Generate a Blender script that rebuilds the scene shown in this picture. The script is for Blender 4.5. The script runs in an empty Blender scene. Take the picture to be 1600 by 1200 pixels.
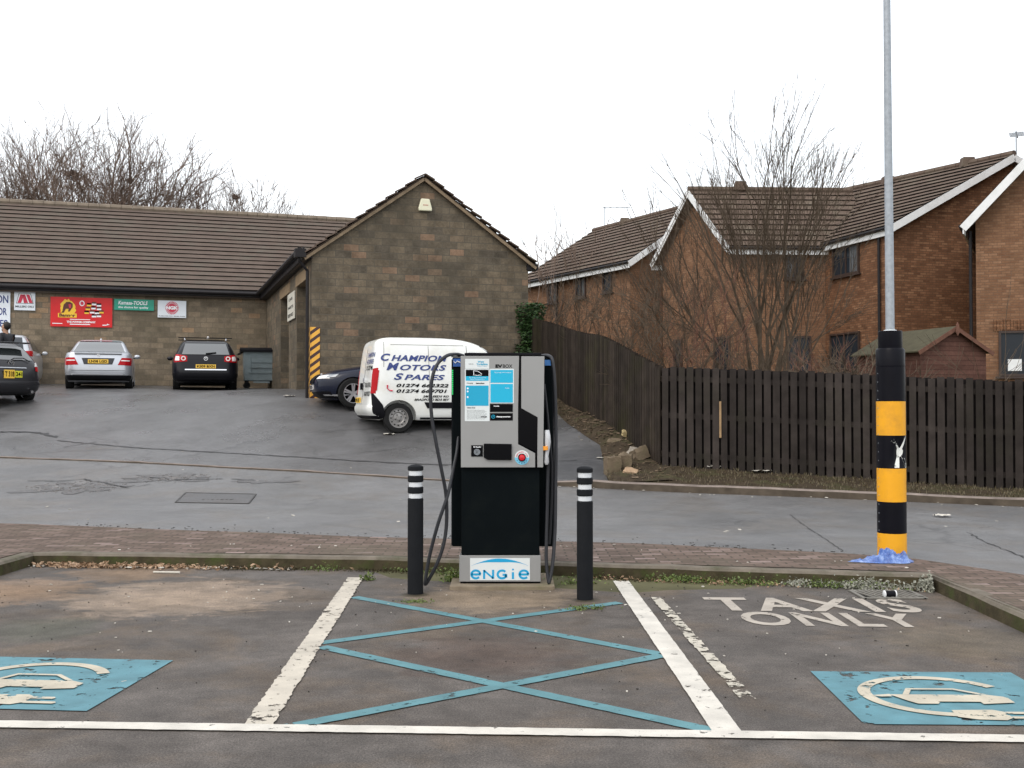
import bpy, bmesh, math, random
import numpy as np
from mathutils import Vector, Matrix, noise as mnoise
R = math.radians
C = bpy.context.scene.collection
sc = bpy.context.scene
# ------------------------------------------------------------------ camera, sky, sun, exposure
F = 1700.0; CAMZ = 1.57; PITCH = math.atan(35/1700)
cd = bpy.data.cameras.new('camera'); cam = bpy.data.objects.new('camera', cd); C.objects.link(cam)
cd.lens = 36*F/1600; cd.sensor_width = 36; cd.clip_start = .1; cd.clip_end = 3000
cam.location = (0, 0, CAMZ); cam.rotation_euler = (R(90)+PITCH, 0, 0); sc.camera = cam
w = bpy.data.worlds.new('World'); sc.world = w; w.use_nodes = True
nt = w.node_tree; nt.nodes.clear()
wo = nt.nodes.new('ShaderNodeOutputWorld'); ad = nt.nodes.new('ShaderNodeAddShader')
b1 = nt.nodes.new('ShaderNodeBackground'); b2 = nt.nodes.new('ShaderNodeBackground')
sk = nt.nodes.new('ShaderNodeTexSky'); sk.sky_type = 'NISHITA'; sk.sun_disc = False
SUN_EL, SUN_AZ = R(48), R(215)
sk.sun_elevation = SUN_EL; sk.sun_rotation = SUN_AZ; sk.dust_density = 4; sk.air_density = 1.2
b1.inputs[1].default_value = .05
b2.inputs[0].default_value = (.97, .985, 1, 1); b2.inputs[1].default_value = 1.15
nt.links.new(sk.outputs[0], b1.inputs[0]); nt.links.new(b1.outputs[0], ad.inputs[0])
nt.links.new(b2.outputs[0], ad.inputs[1]); nt.links.new(ad.outputs[0], wo.inputs[0])
sl = bpy.data.lights.new('sun', 'SUN'); so = bpy.data.objects.new('sun', sl); C.objects.link(so)
sl.energy = .7; sl.angle = R(25); sl.color = (1, .97, .93)
sd = Vector((math.sin(SUN_AZ)*math.cos(SUN_EL), math.cos(SUN_AZ)*math.cos(SUN_EL), math.sin(SUN_EL)))
so.rotation_euler = sd.to_track_quat('Z', 'Y').to_euler()
sc.view_settings.view_transform = 'Standard'; sc.view_settings.look = 'None'
sc.view_settings.gamma = 1; sc.view_settings.exposure = .25
sc.cycles.max_bounces = 6; sc.cycles.transparent_max_bounces = 12

# ------------------------------------------------------------------ helpers
def at(px, py, Y):
    u = (px-800)/F; v = (600-py)/F
    y = math.cos(PITCH)-v*math.sin(PITCH); z = math.sin(PITCH)+v*math.cos(PITCH)
    return Vector((u*Y/y, Y, CAMZ+z*Y/y))
HP = [(-25,17,.15),(-12,14.5,.1),(-6.35,13.5,.1),(-1.7,12.1,.09),(1.35,11.5,.09),(3.88,10.3,.08),(8,9,.06),(14,9,.05),(25,9,.05),
 (14,14.3,.06),(25,12,.05),(7.5,16,.1),(2.42,17.5,.2),(-1.2,18.57,.3),(-5,19.7,.45),(-9.93,21.1,.57),(-18,23.5,.8),
 (-2.3,22.2,1.03),(.05,22.95,1.10),(1.08,25.2,1.63),(2.2,20.5,.82),(-3.4,24.6,1.5),(-11.9,26.3,1.63),(-11.1,29.5,2.04),(-8.8,30.8,2.02),(-15.5,33.4,2.25),(-8.15,36,2.17),
 (-4.8,26,1.77),(.4,28,2.03),(2.6,18.9,.44),(1.82,22.1,1.2),(7.9,17.3,.16),(14,15.6,.08),(4,38,2),(8,36,1.9),(12,33,1.8),
 (15,28,1.3),(20,34,1.6),(9,25.5,1.25),(1,47,2.2),(-8,45,2.4),(-20,36,2.4),(-25,25,1.6),(25,22,.5)]
_P = np.array([p[:2] for p in HP], float); _Z = np.array([p[2] for p in HP], float)
def _phi(r): return np.where(r > 1e-9, r*r*np.log(np.maximum(r, 1e-9)), 0)
_n = len(HP); _K = _phi(np.linalg.norm(_P[:, None]-_P[None], axis=2))+np.eye(_n)*.3
_A = np.zeros((_n+3, _n+3)); _A[:_n, :_n] = _K; _A[:_n, _n] = 1; _A[:_n, _n+1:] = _P; _A[_n, :_n] = 1; _A[_n+1:, :_n] = _P.T
_W = np.linalg.solve(_A, np.concatenate([_Z, np.zeros(3)]))
def H(x, y):
    x = min(max(x, -25), 25); y = min(max(y, 9), 47)
    r = np.hypot(_P[:, 0]-x, _P[:, 1]-y)
    return max(.03, float(_phi(r)@_W[:_n]+_W[_n]+_W[_n+1]*x+_W[_n+2]*y))
def g(px, py):
    Y = 8.0
    while Y < 60:
        p = at(px, py, Y)
        if p.z <= H(p.x, p.y): return p
        Y += .05
    return at(px, py, 30)

def tag(o, label=None, cat=None, group=None, kind=None):
    if label: o['label'] = label
    if cat: o['category'] = cat
    if group: o['group'] = group
    if kind: o['kind'] = kind
    return o
def thing(name, label, cat, loc=(0,0,0), rotz=0, group=None):
    o = bpy.data.objects.new(name, None); C.objects.link(o); o.empty_display_size = .2
    o.location = loc; o.rotation_euler = (0, 0, rotz)
    return tag(o, label, cat, group)
def copy_tree(o, parent=None):
    c = o.copy(); C.objects.link(c); c.parent = parent
    for ch in list(o.children): copy_tree(ch, c)
    return c

def finish(name, me, mats, parent=None, smooth=False, uv=True, angle=35):
    if not isinstance(mats, (list, tuple)): mats = [mats]
    for m in mats: me.materials.append(m)
    if smooth:
        me.polygons.foreach_set('use_smooth', [True]*len(me.polygons))
        try: me.set_sharp_from_angle(angle=R(angle))
        except Exception: pass
    if uv and len(me.polygons) < 60000:
        ul = me.uv_layers.new(name='UVMap')
        for p in me.polygons:
            n = p.normal
            if abs(n.z) > .97: t = Vector((1,0,0)); b = Vector((0,1,0))
            else:
                t = Vector((-n.y, n.x, 0)).normalized(); b = n.cross(t)
            for li in p.loop_indices:
                co = me.vertices[me.loops[li].vertex_index].co
                ul.data[li].uv = (co.dot(t), co.z if abs(n.z) < .2 else co.dot(b))
    o = bpy.data.objects.new(name, me); C.objects.link(o); o.parent = parent
    return o

class MB:
    def __init__(s): s.v = []; s.f = []; s.m = []; s.mi = 0
    def add(s, vs, fs):
        k = len(s.v); s.v += [tuple(v) for v in vs]
        s.f += [tuple(i+k for i in f) for f in fs]; s.m += [s.mi]*len(fs)
    def box(s, c, d, rz=0, M=None):
        x, y, z = d[0]/2, d[1]/2, d[2]/2
        vs = [Vector((a*x, b*y, e*z)) for a in (-1,1) for b in (-1,1) for e in (-1,1)]
        if rz: vs = [Matrix.Rotation(rz, 3, 'Z')@v for v in vs]
        if M is not None: vs = [M@v for v in vs]
        s.add([v+Vector(c) for v in vs], [(0,1,3,2),(4,6,7,5),(0,4,5,1),(2,3,7,6),(0,2,6,4),(1,5,7,3)])
    def b2(s, x0, x1, y0, y1, z0, z1): s.box(((x0+x1)/2,(y0+y1)/2,(z0+z1)/2),(x1-x0,y1-y0,z1-z0))
    def beam(s, a, b, wd, h, up=(0,0,1)):      # box from a to b, wd across, h in up direction
        a = Vector(a); b = Vector(b); d = (b-a).normalized(); sd_ = d.cross(Vector(up)).normalized(); u = sd_.cross(d)
        vs = []
        for p in (a, b):
            for i, j in ((-1,-1),(1,-1),(1,1),(-1,1)): vs.append(p+sd_*wd/2*i+u*h/2*j)
        s.add(vs, [(0,1,2,3),(7,6,5,4),(0,4,5,1),(1,5,6,2),(2,6,7,3),(3,7,4,0)])
    def tube(s, pts, r, n=8, caps=True):
        pts = [Vector(p) for p in pts]; k = len(pts); rr = r if isinstance(r, (list, tuple)) else [r]*k
        vs = []; up = None
        for i, p in enumerate(pts):
            d = (pts[min(i+1,k-1)]-pts[max(i-1,0)]).normalized()
            if up is None: up = Vector((0,0,1)) if abs(d.z) < .9 else Vector((1,0,0))
            a = d.cross(up).normalized(); b = a.cross(d).normalized(); up = b
            for j in range(n):
                t = 2*math.pi*j/n; vs.append(p+(a*math.cos(t)+b*math.sin(t))*rr[i])
        fs = [(i*n+j, i*n+(j+1)%n, (i+1)*n+(j+1)%n, (i+1)*n+j) for i in range(k-1) for j in range(n)]
        if caps: fs += [tuple(range(n))[::-1], tuple((k-1)*n+j for j in range(n))]
        s.add(vs, fs)
    def lathe(s, prof, n=24, c=(0,0,0), axis='Z', caps=True):
        vs = []
        for r_, z in prof:
            for j in range(n):
                t = 2*math.pi*j/n; x, y = r_*math.cos(t), r_*math.sin(t)
                v = (x, y, z) if axis == 'Z' else ((x, z, -y) if axis == 'Y' else (z, x, y))
                vs.append(Vector(v)+Vector(c))
        k = len(prof)
        fs = [(i*n+j, i*n+(j+1)%n, (i+1)*n+(j+1)%n, (i+1)*n+j) for i in range(k-1) for j in range(n)]
        if caps: fs += [tuple(range(n))[::-1], tuple((k-1)*n+j for j in range(n))]
        s.add(vs, fs)
    def prism(s, pts, off):                    # planar 3d polygon thickened by off
        pts = [Vector(p) for p in pts]; o = Vector(off); n = len(pts)
        s.add(pts+[p+o for p in pts], [tuple(range(n))[::-1], tuple(range(n, 2*n))]+[(i,(i+1)%n,n+(i+1)%n,n+i) for i in range(n)])
    def grid(s, fn, nu, nv):
        vs = [fn(i/nu, j/nv) for i in range(nu+1) for j in range(nv+1)]
        s.add(vs, [(i*(nv+1)+j,(i+1)*(nv+1)+j,(i+1)*(nv+1)+j+1,i*(nv+1)+j+1) for i in range(nu) for j in range(nv)])
    def build(s, name, mats, parent=None, smooth=False, bevel=0, fix=True, uv=True, angle=35):
        me = bpy.data.meshes.new(name); me.from_pydata(s.v, [], s.f)
        me.polygons.foreach_set('material_index', s.m)
        if fix and len(s.f) < 60000:
            bm = bmesh.new(); bm.from_mesh(me); bmesh.ops.recalc_face_normals(bm, faces=bm.faces); bm.to_mesh(me); bm.free()
        me.update()
        o = finish(name, me, mats, parent, smooth, uv, angle)
        if bevel:
            m = o.modifiers.new('bevel', 'BEVEL'); m.width = bevel; m.segments = 2; m.limit_method = 'ANGLE'; m.angle_limit = R(40)
        return o

# ---- materials
def _new(name):
    m = bpy.data.materials.new(name); m.use_nodes = True; nt = m.node_tree
    return m, nt, nt.nodes['Principled BSDF']
def NN(nt, t, **k):
    n = nt.nodes.new('ShaderNode'+t)
    for a, b in k.items(): setattr(n, a, b)
    return n
def L(nt, a, b): nt.links.new(a, b)
def coords(nt, kind='Object', scale=None):
    tc = NN(nt, 'TexCoord'); o = tc.outputs[kind]
    if scale:
        mp = NN(nt, 'Mapping'); mp.inputs['Scale'].default_value = scale; L(nt, o, mp.inputs[0]); o = mp.outputs[0]
    return o
def noise(nt, vec, scale, detail=4, rough=.55, dist=0):
    n = NN(nt, 'TexNoise'); n.inputs['Scale'].default_value = scale; n.inputs['Detail'].default_value = detail
    n.inputs['Roughness'].default_value = rough; n.inputs['Distortion'].default_value = dist
    if vec is not None: L(nt, vec, n.inputs['Vector'])
    return n.outputs['Fac']
def ramp(nt, fac, stops, interp='LINEAR'):
    r = NN(nt, 'ValToRGB'); r.color_ramp.interpolation = interp
    e = r.color_ramp.elements
    while len(e) < len(stops): e.new(.5)
    for i, (p, c) in enumerate(stops):
        e[i].position = p; e[i].color = (*c, 1) if isinstance(c, (list, tuple)) else (c, c, c, 1)
    L(nt, fac, r.inputs[0]); return r.outputs[0]
def mix(nt, fac, a, b, mode='MIX'):
    m = NN(nt, 'Mix', data_type='RGBA', blend_type=mode)
    for s_, v in ((m.inputs[0], fac), (m.inputs[6], a), (m.inputs[7], b)):
        if hasattr(v, 'is_linked'): L(nt, v, s_)
        elif isinstance(v, (int, float)): s_.default_value = v if s_ == m.inputs[0] else (v, v, v, 1)
        else: s_.default_value = (*v, 1)
    return m.outputs[2]
def bump(nt, bs, h, strength=.3, dist=.01):
    b = NN(nt, 'Bump'); b.inputs['Strength'].default_value = strength; b.inputs['Distance'].default_value = dist
    L(nt, h, b.inputs['Height']); L(nt, b.outputs[0], bs.inputs['Normal'])
def mul(c, k): return tuple(min(1, x*k) for x in c)
def MAT(name, col, rough=.6, var=.12, scale=6, bmp=0, bscale=60, metal=0, spec=None, coat=0, dirt=None, isl=0):
    if spec is None: spec = .15 if rough > .7 else .4
    m, nt, bs = _new(name); v = coords(nt)
    n = noise(nt, v, scale, 5)
    c = ramp(nt, n, [(.25, mul(col, 1-var)), (.75, mul(col, 1+var))])
    if dirt:
        c = mix(nt, ramp(nt, noise(nt, v, dirt[1], 6, .65), [(.5, 0), (.72, dirt[2])]), c, dirt[0])
    if isl:
        gm = NN(nt, 'NewGeometry'); c = mix(nt, 1, c, ramp(nt, gm.outputs['Random Per Island'], [(0, 1-isl), (1, 1+isl)]), 'MULTIPLY')
    L(nt, c, bs.inputs['Base Color'])
    bs.inputs['Roughness'].default_value = rough; bs.inputs['Metallic'].default_value = metal
    bs.inputs['Specular IOR Level'].default_value = spec; bs.inputs['Coat Weight'].default_value = coat
    bs.inputs['Coat Roughness'].default_value = .08
    if bmp: bump(nt, bs, noise(nt, v, bscale, 4), bmp)
    return m
def WORN(name, col, wear=.42, scale=14, rough=.7, stretch=(1,1,1), dirt=.25):
    m, nt, bs = _new(name); v = coords(nt); vs = coords(nt, 'Object', stretch)
    n = noise(nt, vs, scale, 8, .7); n2 = noise(nt, v, 1.3, 4)
    c = ramp(nt, noise(nt, v, 5, 5), [(.3, mul(col, 1-dirt)), (.7, mul(col, 1.04))])
    c = mix(nt, ramp(nt, noise(nt, v, 160, 2), [(.55, 0), (.75, .5)]), c, mul(col, .45))
    L(nt, c, bs.inputs['Base Color']); bs.inputs['Roughness'].default_value = rough
    bump(nt, bs, noise(nt, v, 180, 3), .4, .004)
    mm = NN(nt, 'Math', operation='ADD'); L(nt, n, mm.inputs[0])
    m2 = NN(nt, 'Math', operation='MULTIPLY'); L(nt, n2, m2.inputs[0]); m2.inputs[1].default_value = .35; L(nt, m2.outputs[0], mm.inputs[1])
    f = ramp(nt, mm.outputs[0], [(wear+.13, 0), (wear+.17, 1)])
    tr = NN(nt, 'BsdfTransparent'); mx = NN(nt, 'MixShader'); L(nt, f, mx.inputs[0]); L(nt, tr.outputs[0], mx.inputs[1]); L(nt, bs.outputs[0], mx.inputs[2])
    L(nt, mx.outputs[0], nt.nodes['Material Output'].inputs[0]); return m
def ASPHALT(name, base, warm, rough=(.5,.8), wet=None, cracks=0, stain_shade=None, mot=(.80,1.0,1.22)):
    m, nt, bs = _new(name); v = coords(nt)
    c = ramp(nt, noise(nt, v, .55, 6, .6, .6), [(.3, mul(base, .8)), (.5, base), (.72, mul(base, 1.25))])
    c = mix(nt, ramp(nt, noise(nt, v, .9, 7, .65, .3), [(.48, 0), (.62, .85)]), c, warm)
    for (sx, sy, rad, col, amt) in (stain_shade or []):
        d = NN(nt, 'VectorMath', operation='DISTANCE'); L(nt, v, d.inputs[0]); d.inputs[1].default_value = (sx, sy, 0)
        a = NN(nt, 'Math', operation='DIVIDE'); L(nt, d.outputs['Value'], a.inputs[0]); a.inputs[1].default_value = rad
        q = NN(nt, 'Math', operation='ADD'); L(nt, a.outputs[0], q.inputs[0]); L(nt, noise(nt, coords(nt, 'Object', (1.2, 2.0, 1)), 2.3, 10, .74, .7), q.inputs[1])
        c = mix(nt, ramp(nt, q.outputs[0], [(.62, amt), (.9, amt*.55), (1.2, 0)]), c, col)
    c = mix(nt, 1, c, ramp(nt, noise(nt, v, 2.6, 9, .78), [(.28, mot[0]), (.5, mot[1]), (.72, mot[2])]), 'MULTIPLY')
    c = mix(nt, 1, c, ramp(nt, noise(nt, v, 95, 3, .9), [(.34, .42), (.5, 1), (.64, 1.45), (.72, 2.3)]), 'MULTIPLY')
    c = mix(nt, ramp(nt, noise(nt, v, 36, 4, .7), [(.66, 0), (.72, .5)]), c, mul(base, .45))
    if cracks:
        vo = NN(nt, 'TexVoronoi', feature='DISTANCE_TO_EDGE'); vo.inputs['Scale'].default_value = .38
        dn = NN(nt, 'Mapping'); L(nt, v, dn.inputs[0])
        nz = NN(nt, 'TexNoise'); nz.inputs['Scale'].default_value = 3; L(nt, v, nz.inputs[0])
        av = NN(nt, 'VectorMath', operation='MULTIPLY_ADD'); L(nt, nz.outputs['Color'], av.inputs[0]); av.inputs[1].default_value = (.5,.5,0); L(nt, v, av.inputs[2])
        L(nt, av.outputs[0], vo.inputs['Vector'])
        gate = ramp(nt, noise(nt, v, .3, 2), [(.5, 0), (.6, cracks)])
        ck = ramp(nt, vo.outputs['Distance'], [(0, 1), (.006, 1), (.012, 0)])
        c = mix(nt, mix(nt, 1, gate, ck, 'MULTIPLY'), c, mul(base, .3))
    L(nt, c, bs.inputs['Base Color'])
    L(nt, ramp(nt, noise(nt, v, .7, 5, .6, .4), [(.35, rough[0]), (.65, rough[1])]), bs.inputs['Roughness']); bs.inputs['Specular IOR Level'].default_value = .2 if rough[0] > .5 else .5
    bump(nt, bs, noise(nt, v, 120, 3, .8), .7, .008)
    return m
def BRICK(name, ramp_cols, mortar, bw, bh, mw, rough=.85, stain_shade=None, rowoff=.5, mottle=.25):
    m, nt, bs = _new(name); tc = NN(nt, 'TexCoord'); uv = tc.outputs['UV']; ob = tc.outputs['Object']
    b = NN(nt, 'TexBrick'); b.offset = rowoff
    L(nt, uv, b.inputs['Vector']); b.inputs['Scale'].default_value = 1
    b.inputs['Color1'].default_value = (0,0,0,1); b.inputs['Color2'].default_value = (1,1,1,1); b.inputs['Mortar'].default_value = (.5,.5,.5,1)
    b.inputs['Mortar Size'].default_value = mw; b.inputs['Mortar Smooth'].default_value = .3
    b.inputs['Brick Width'].default_value = bw; b.inputs['Row Height'].default_value = bh
    c = ramp(nt, b.outputs['Color'], ramp_cols)
    c = mix(nt, 1, c, ramp(nt, noise(nt, ob, 3, 6, .65), [(.3, 1-mottle), (.7, 1+mottle)]), 'MULTIPLY')
    c = mix(nt, 1, c, ramp(nt, noise(nt, ob, 22, 4, .7), [(.3, .82), (.7, 1.18)]), 'MULTIPLY')
    c = mix(nt, b.outputs['Fac'], c, mortar)
    if stain_shade:
        c = mix(nt, ramp(nt, noise(nt, ob, stain_shade[1], 6, .6, .5), [(.5, 0), (.7, stain_shade[2])]), c, stain_shade[0])
    L(nt, c, bs.inputs['Base Color']); bs.inputs['Roughness'].default_value = rough; bs.inputs['Specular IOR Level'].default_value = .12
    inv = NN(nt, 'Math', operation='SUBTRACT'); inv.inputs[0].default_value = 1; L(nt, b.outputs['Fac'], inv.inputs[1])
    ah = NN(nt, 'Math', operation='MULTIPLY_ADD'); L(nt, noise(nt, ob, 40, 4), ah.inputs[0]); ah.inputs[1].default_value = .5; L(nt, inv.outputs[0], ah.inputs[2])
    bump(nt, bs, ah.outputs[0], .5, .01)
    return m
def PLAIN(name, col, rough=.5, metal=0, coat=0, spec=.5): return MAT(name, col, rough, .04, 3, metal=metal, coat=coat, spec=spec)

m_park = ASPHALT('car_park_asphalt', (.098,.086,.077), (.115,.089,.067), (.6,.85), mot=(.55,.98,1.5), stain_shade=[(-2.75,9.0,1.9,(.28,.215,.16),.95),(-4.3,9.3,1.5,(.23,.155,.10),.9),(-3.6,10.3,1.2,(.20,.135,.085),.8),(-.2,8.95,1.5,(.25,.19,.13),.85),(-.2,6.9,1.3,(.085,.060,.048),.8),(3.0,7.3,1.2,(.13,.105,.075),.7),(2.9,8.6,.9,(.05,.047,.042),.7),(-3.3,7.7,.9,(.075,.078,.055),.6),(1.2,9.4,.9,(.13,.10,.07),.7),(-.815,9.12,.26,(.035,.030,.018),.9),(.60,8.85,.26,(.035,.030,.018),.9)])  # stains, plus contact shade painted as small dark spots at the bollard feet
m_road = ASPHALT('road_asphalt', (.130,.128,.128), (.130,.120,.111), (.33,.52), cracks=.45)
m_fore = ASPHALT('forecourt_asphalt', (.100,.098,.099), (.078,.075,.074), (.24,.46), cracks=.45, stain_shade=[(1.0,19.5,3.2,(.028,.028,.030),.95),(.2,22.5,3.6,(.035,.035,.038),.9),(-2.5,21.6,2.0,(.05,.05,.052),.7),(-8.2,21.6,1.6,(.085,.072,.055),.8)])  # dark entries: wet asphalt, with missing sky reflection and van shade painted in
m_pav = BRICK('paving_bricks', [(0,(.105,.078,.062)),(.5,(.135,.098,.08)),(.9,(.17,.125,.105)),(1,(.25,.19,.17))], (.07,.058,.046), .21, .105, .010, stain_shade=((.12,.10,.075),.9,.85))
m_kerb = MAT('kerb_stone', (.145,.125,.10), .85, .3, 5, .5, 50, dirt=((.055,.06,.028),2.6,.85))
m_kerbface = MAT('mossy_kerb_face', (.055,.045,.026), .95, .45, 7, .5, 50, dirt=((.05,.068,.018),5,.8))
m_soil = MAT('verge_soil', (.045,.033,.021), .95, .4, 8, .8, 40, dirt=((.06,.065,.025),2.2,.7))
m_terr = MAT('rough_ground', (.09,.085,.045), .95, .4, 2, .5, 20, dirt=((.06,.08,.025),.5,.8))
m_block = BRICK('stone_blocks', [(0,(.145,.118,.085)),(.3,(.185,.15,.108)),(.62,(.215,.172,.122)),(.9,(.235,.185,.13)),(.97,(.28,.19,.12)),(1,(.30,.21,.13))], (.155,.13,.098), .38, .172, .010, stain_shade=((.10,.088,.06),.55,.6), mottle=.22)
m_block2 = BRICK('stone_blocks_weathered', [(0,(0.097,0.082,0.063)),(.3,(0.121,0.100,0.073)),(.6,(0.137,0.111,0.079)),(.88,(0.152,0.122,0.086)),(.96,(0.182,0.126,0.086)),(1,(0.213,0.139,0.093))], (0.105,0.092,0.072), .38, .172, .010, stain_shade=((0.069,0.060,0.045),.6,.7), mottle=.35)
m_lintel = MAT('sandstone_lintel', (.25,.18,.11), .85, .2, 4, .3)
m_brick = BRICK('house_brick', [(0,(0.165,0.084,0.048)),(.4,(0.200,0.106,0.060)),(.75,(0.228,0.124,0.072)),(1,(0.261,0.148,0.088))], (0.146,0.091,0.060), .225, .075, .009, stain_shade=((0.190,0.108,0.065),.5,.5), mottle=.2)
m_brick2 = BRICK('house_brick_dark', [(0,(0.129,0.061,0.033)),(.4,(0.169,0.081,0.043)),(.75,(0.208,0.103,0.056)),(1,(0.250,0.133,0.073))], (0.110,0.064,0.040), .225, .075, .009, stain_shade=((0.136,0.068,0.039),.5,.6), mottle=.25)
m_tile = MAT('brown_roof_tiles', (.112,.086,.071), .95, .16, 3, .3, 30, dirt=((.115,.105,.085),1.2,.8))
m_tile2 = MAT('weathered_roof_tiles', (.118,.086,.068), .95, .25, 3, .3, 30, dirt=((.13,.115,.085),1.5,.8))
m_tiledge = MAT('shaded_tile_edge', (.010,.009,.008), .95, .2, spec=.1)  # near-black riser paints in the shadow gap under each tile course
m_gap = MAT('dark_back_board', (.012,.010,.010), .9, .3, spec=.1)
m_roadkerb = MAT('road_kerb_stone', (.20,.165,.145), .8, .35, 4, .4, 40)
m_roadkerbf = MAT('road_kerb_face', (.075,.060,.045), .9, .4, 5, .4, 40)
m_ridge = MAT('ridge_tiles', (.19,.155,.12), .85, .25, 4, .3)
m_verge = MAT('verge_mortar', (.24,.18,.12), .85, .3, 5, .5)
m_blk = MAT('black_plastic', (.007,.007,.009), .5, .2, spec=.08)
m_gutter = MAT('gutter_black', (.014,.012,.013), .55, .2, spec=.25)
m_white = MAT('white_pvc', (.74,.75,.75), .4, .05, dirt=((.5,.5,.47),2,.5))
m_glass = PLAIN('dark_glass', (.03,.035,.042), .07, 0)
m_carglass = PLAIN('car_window_glass', (.03,.035,.035), .06); m_carglass.node_tree.nodes['Principled BSDF'].inputs['IOR'].default_value = 2.4
m_winglass = PLAIN('window_glass', (.020,.025,.032), .15, spec=.18)
m_woodframe = MAT('dark_window_frame', (.045,.028,.022), .5, .2)
m_fence = MAT('stained_fence_board', (.033,.027,.024), .85, .35, 4, .4, 30, spec=.12, dirt=((.028,.026,.018),1.3,.7), isl=.3)
m_fence2 = MAT('mossy_fence_board', (.031,.024,.019), .85, .35, 4, .4, 30, spec=.12, dirt=((.036,.034,.014),.9,.7), isl=.3)
m_shed = BRICK('shed_boards', [(0,(.088,.044,.034)),(1,(.115,.058,.045))], (.05,.024,.019), 3, .11, .006)
m_felt = MAT('green_roof_felt', (.075,.068,.042), .9, .2, 5, .3)
m_galv = MAT('galvanised_steel', (.33,.36,.39), .55, .18, 25, metal=.35)
m_bin = MAT('bin_steel', (.19,.235,.25), .5, .18, 6, metal=.2, dirt=((.09,.10,.10),3,.6))
m_yel = MAT('yellow_sleeve', (.78,.36,.008), .45, .05, dirt=((.42,.20,.03),4,.5))
m_slv = MAT('black_sleeve', (.005,.005,.008), .35, .2, spec=.10)
m_lineW = WORN('worn_white_paint', (.52,.47,.39), .43, 13)
m_lineW2 = WORN('fresh_white_paint', (.60,.565,.50), .385, 14)
m_faded = WORN('faded_white_paint', (.50,.46,.38), .48, 9)
m_taxi = WORN('road_lettering_paint', (.40,.355,.30), .41, 12)
m_blueL = WORN('blue_line_paint', (.09,.225,.25), .40, 14, dirt=.3)
m_blueS = WORN('blue_bay_paint', (.09,.232,.275), .42, 9, dirt=.3)
m_sym = WORN('bay_symbol_paint', (.50,.45,.35), .425, 16)
m_chrome = PLAIN('chrome', (.75,.75,.77), .18, 1)
m_tyre = MAT('tyre_rubber', (.013,.013,.013), .85, .2, spec=.2)
m_rim = PLAIN('alloy_rim', (.55,.56,.58), .3, .8)
m_steelrim = MAT('steel_wheel', (.28,.27,.26), .45, .2, 10, metal=.5)
m_red = PLAIN('red_lens', (.38,.006,.010), .25, spec=.15)
m_clear = PLAIN('clear_lens', (.75,.72,.70), .12, coat=.5)
m_plate = PLAIN('yellow_plate', (.80,.50,.06), .4)
m_text = PLAIN('black_ink', (.005,.005,.006), .6, spec=.04)
m_wtext = PLAIN('white_ink', (.85,.86,.88), .5)
m_navy = PLAIN('navy_lettering', (.015,.035,.17), .5)
m_bark = MAT('bare_bark', (.17,.125,.10), .9, .3, 10)
m_bark2 = MAT('grey_brown_bark', (.085,.064,.046), .9, .3, 10)
m_barkr = MAT('reddish_stems', (.14,.07,.05), .85, .3, 10)
def LEAF(name, cols):
    m, nt, bs = _new(name); v = coords(nt)
    L(nt, ramp(nt, noise(nt, v, 14, 3, .7), [(.3, cols[0]), (.5, cols[1]), (.7, cols[2])]), bs.inputs['Base Color']); bs.inputs['Roughness'].default_value = .6
    return m
m_ivy = LEAF('ivy_leaf', [(.008,.022,.005),(.02,.055,.01),(.06,.12,.025)])
m_weed = LEAF('weed_leaf', [(.04,.06,.015),(.09,.13,.025),(.17,.21,.05)])
m_dry = LEAF('dry_leaf', [(.16,.09,.05),(.30,.19,.11),(.45,.32,.22)])
m_grey = LEAF('grey_weed', [(.15,.15,.11),(.25,.25,.20),(.36,.36,.30)])

def textmesh(body, size=1, shear=0, bold=0, align='LEFT', space=1):
    cu = bpy.data.curves.new('lettering', 'FONT'); cu.body = body; cu.size = size; cu.shear = shear; cu.offset = bold
    cu.align_x = align; cu.space_character = space; cu.fill_mode = 'FRONT'; cu.resolution_u = 4
    o = bpy.data.objects.new('tmp', cu); C.objects.link(o); bpy.context.view_layer.update()
    dg = bpy.context.evaluated_depsgraph_get(); me = bpy.data.meshes.new_from_object(o.evaluated_get(dg))
    C.objects.unlink(o); bpy.data.objects.remove(o); bpy.data.curves.remove(cu)
    vs = [tuple(v.co[:2]) for v in me.vertices]; fs = [tuple(p.vertices) for p in me.polygons]; bpy.data.meshes.remove(me)
    return vs, fs
def text(name, body, mat, parent, fn, box, shear=0, bold=.02, space=1):
    """lettering fitted into box=(u0,u1,v0,v1); fn(u,v) gives the 3d point; body may be a list of lines"""
    vs, fs = textmesh(body, 1, shear, bold, space=space)
    if not vs: return None
    a = np.array(vs); lo = a.min(0); hi = a.max(0); u0, u1, v0, v1 = box
    mb = MB(); mb.add([fn(u0+(p[0]-lo[0])/(hi[0]-lo[0])*(u1-u0), v0+(p[1]-lo[1])/(hi[1]-lo[1])*(v1-v0)) for p in a], fs)
    return mb.build(name, mat, parent, fix=False, uv=False)
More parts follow.
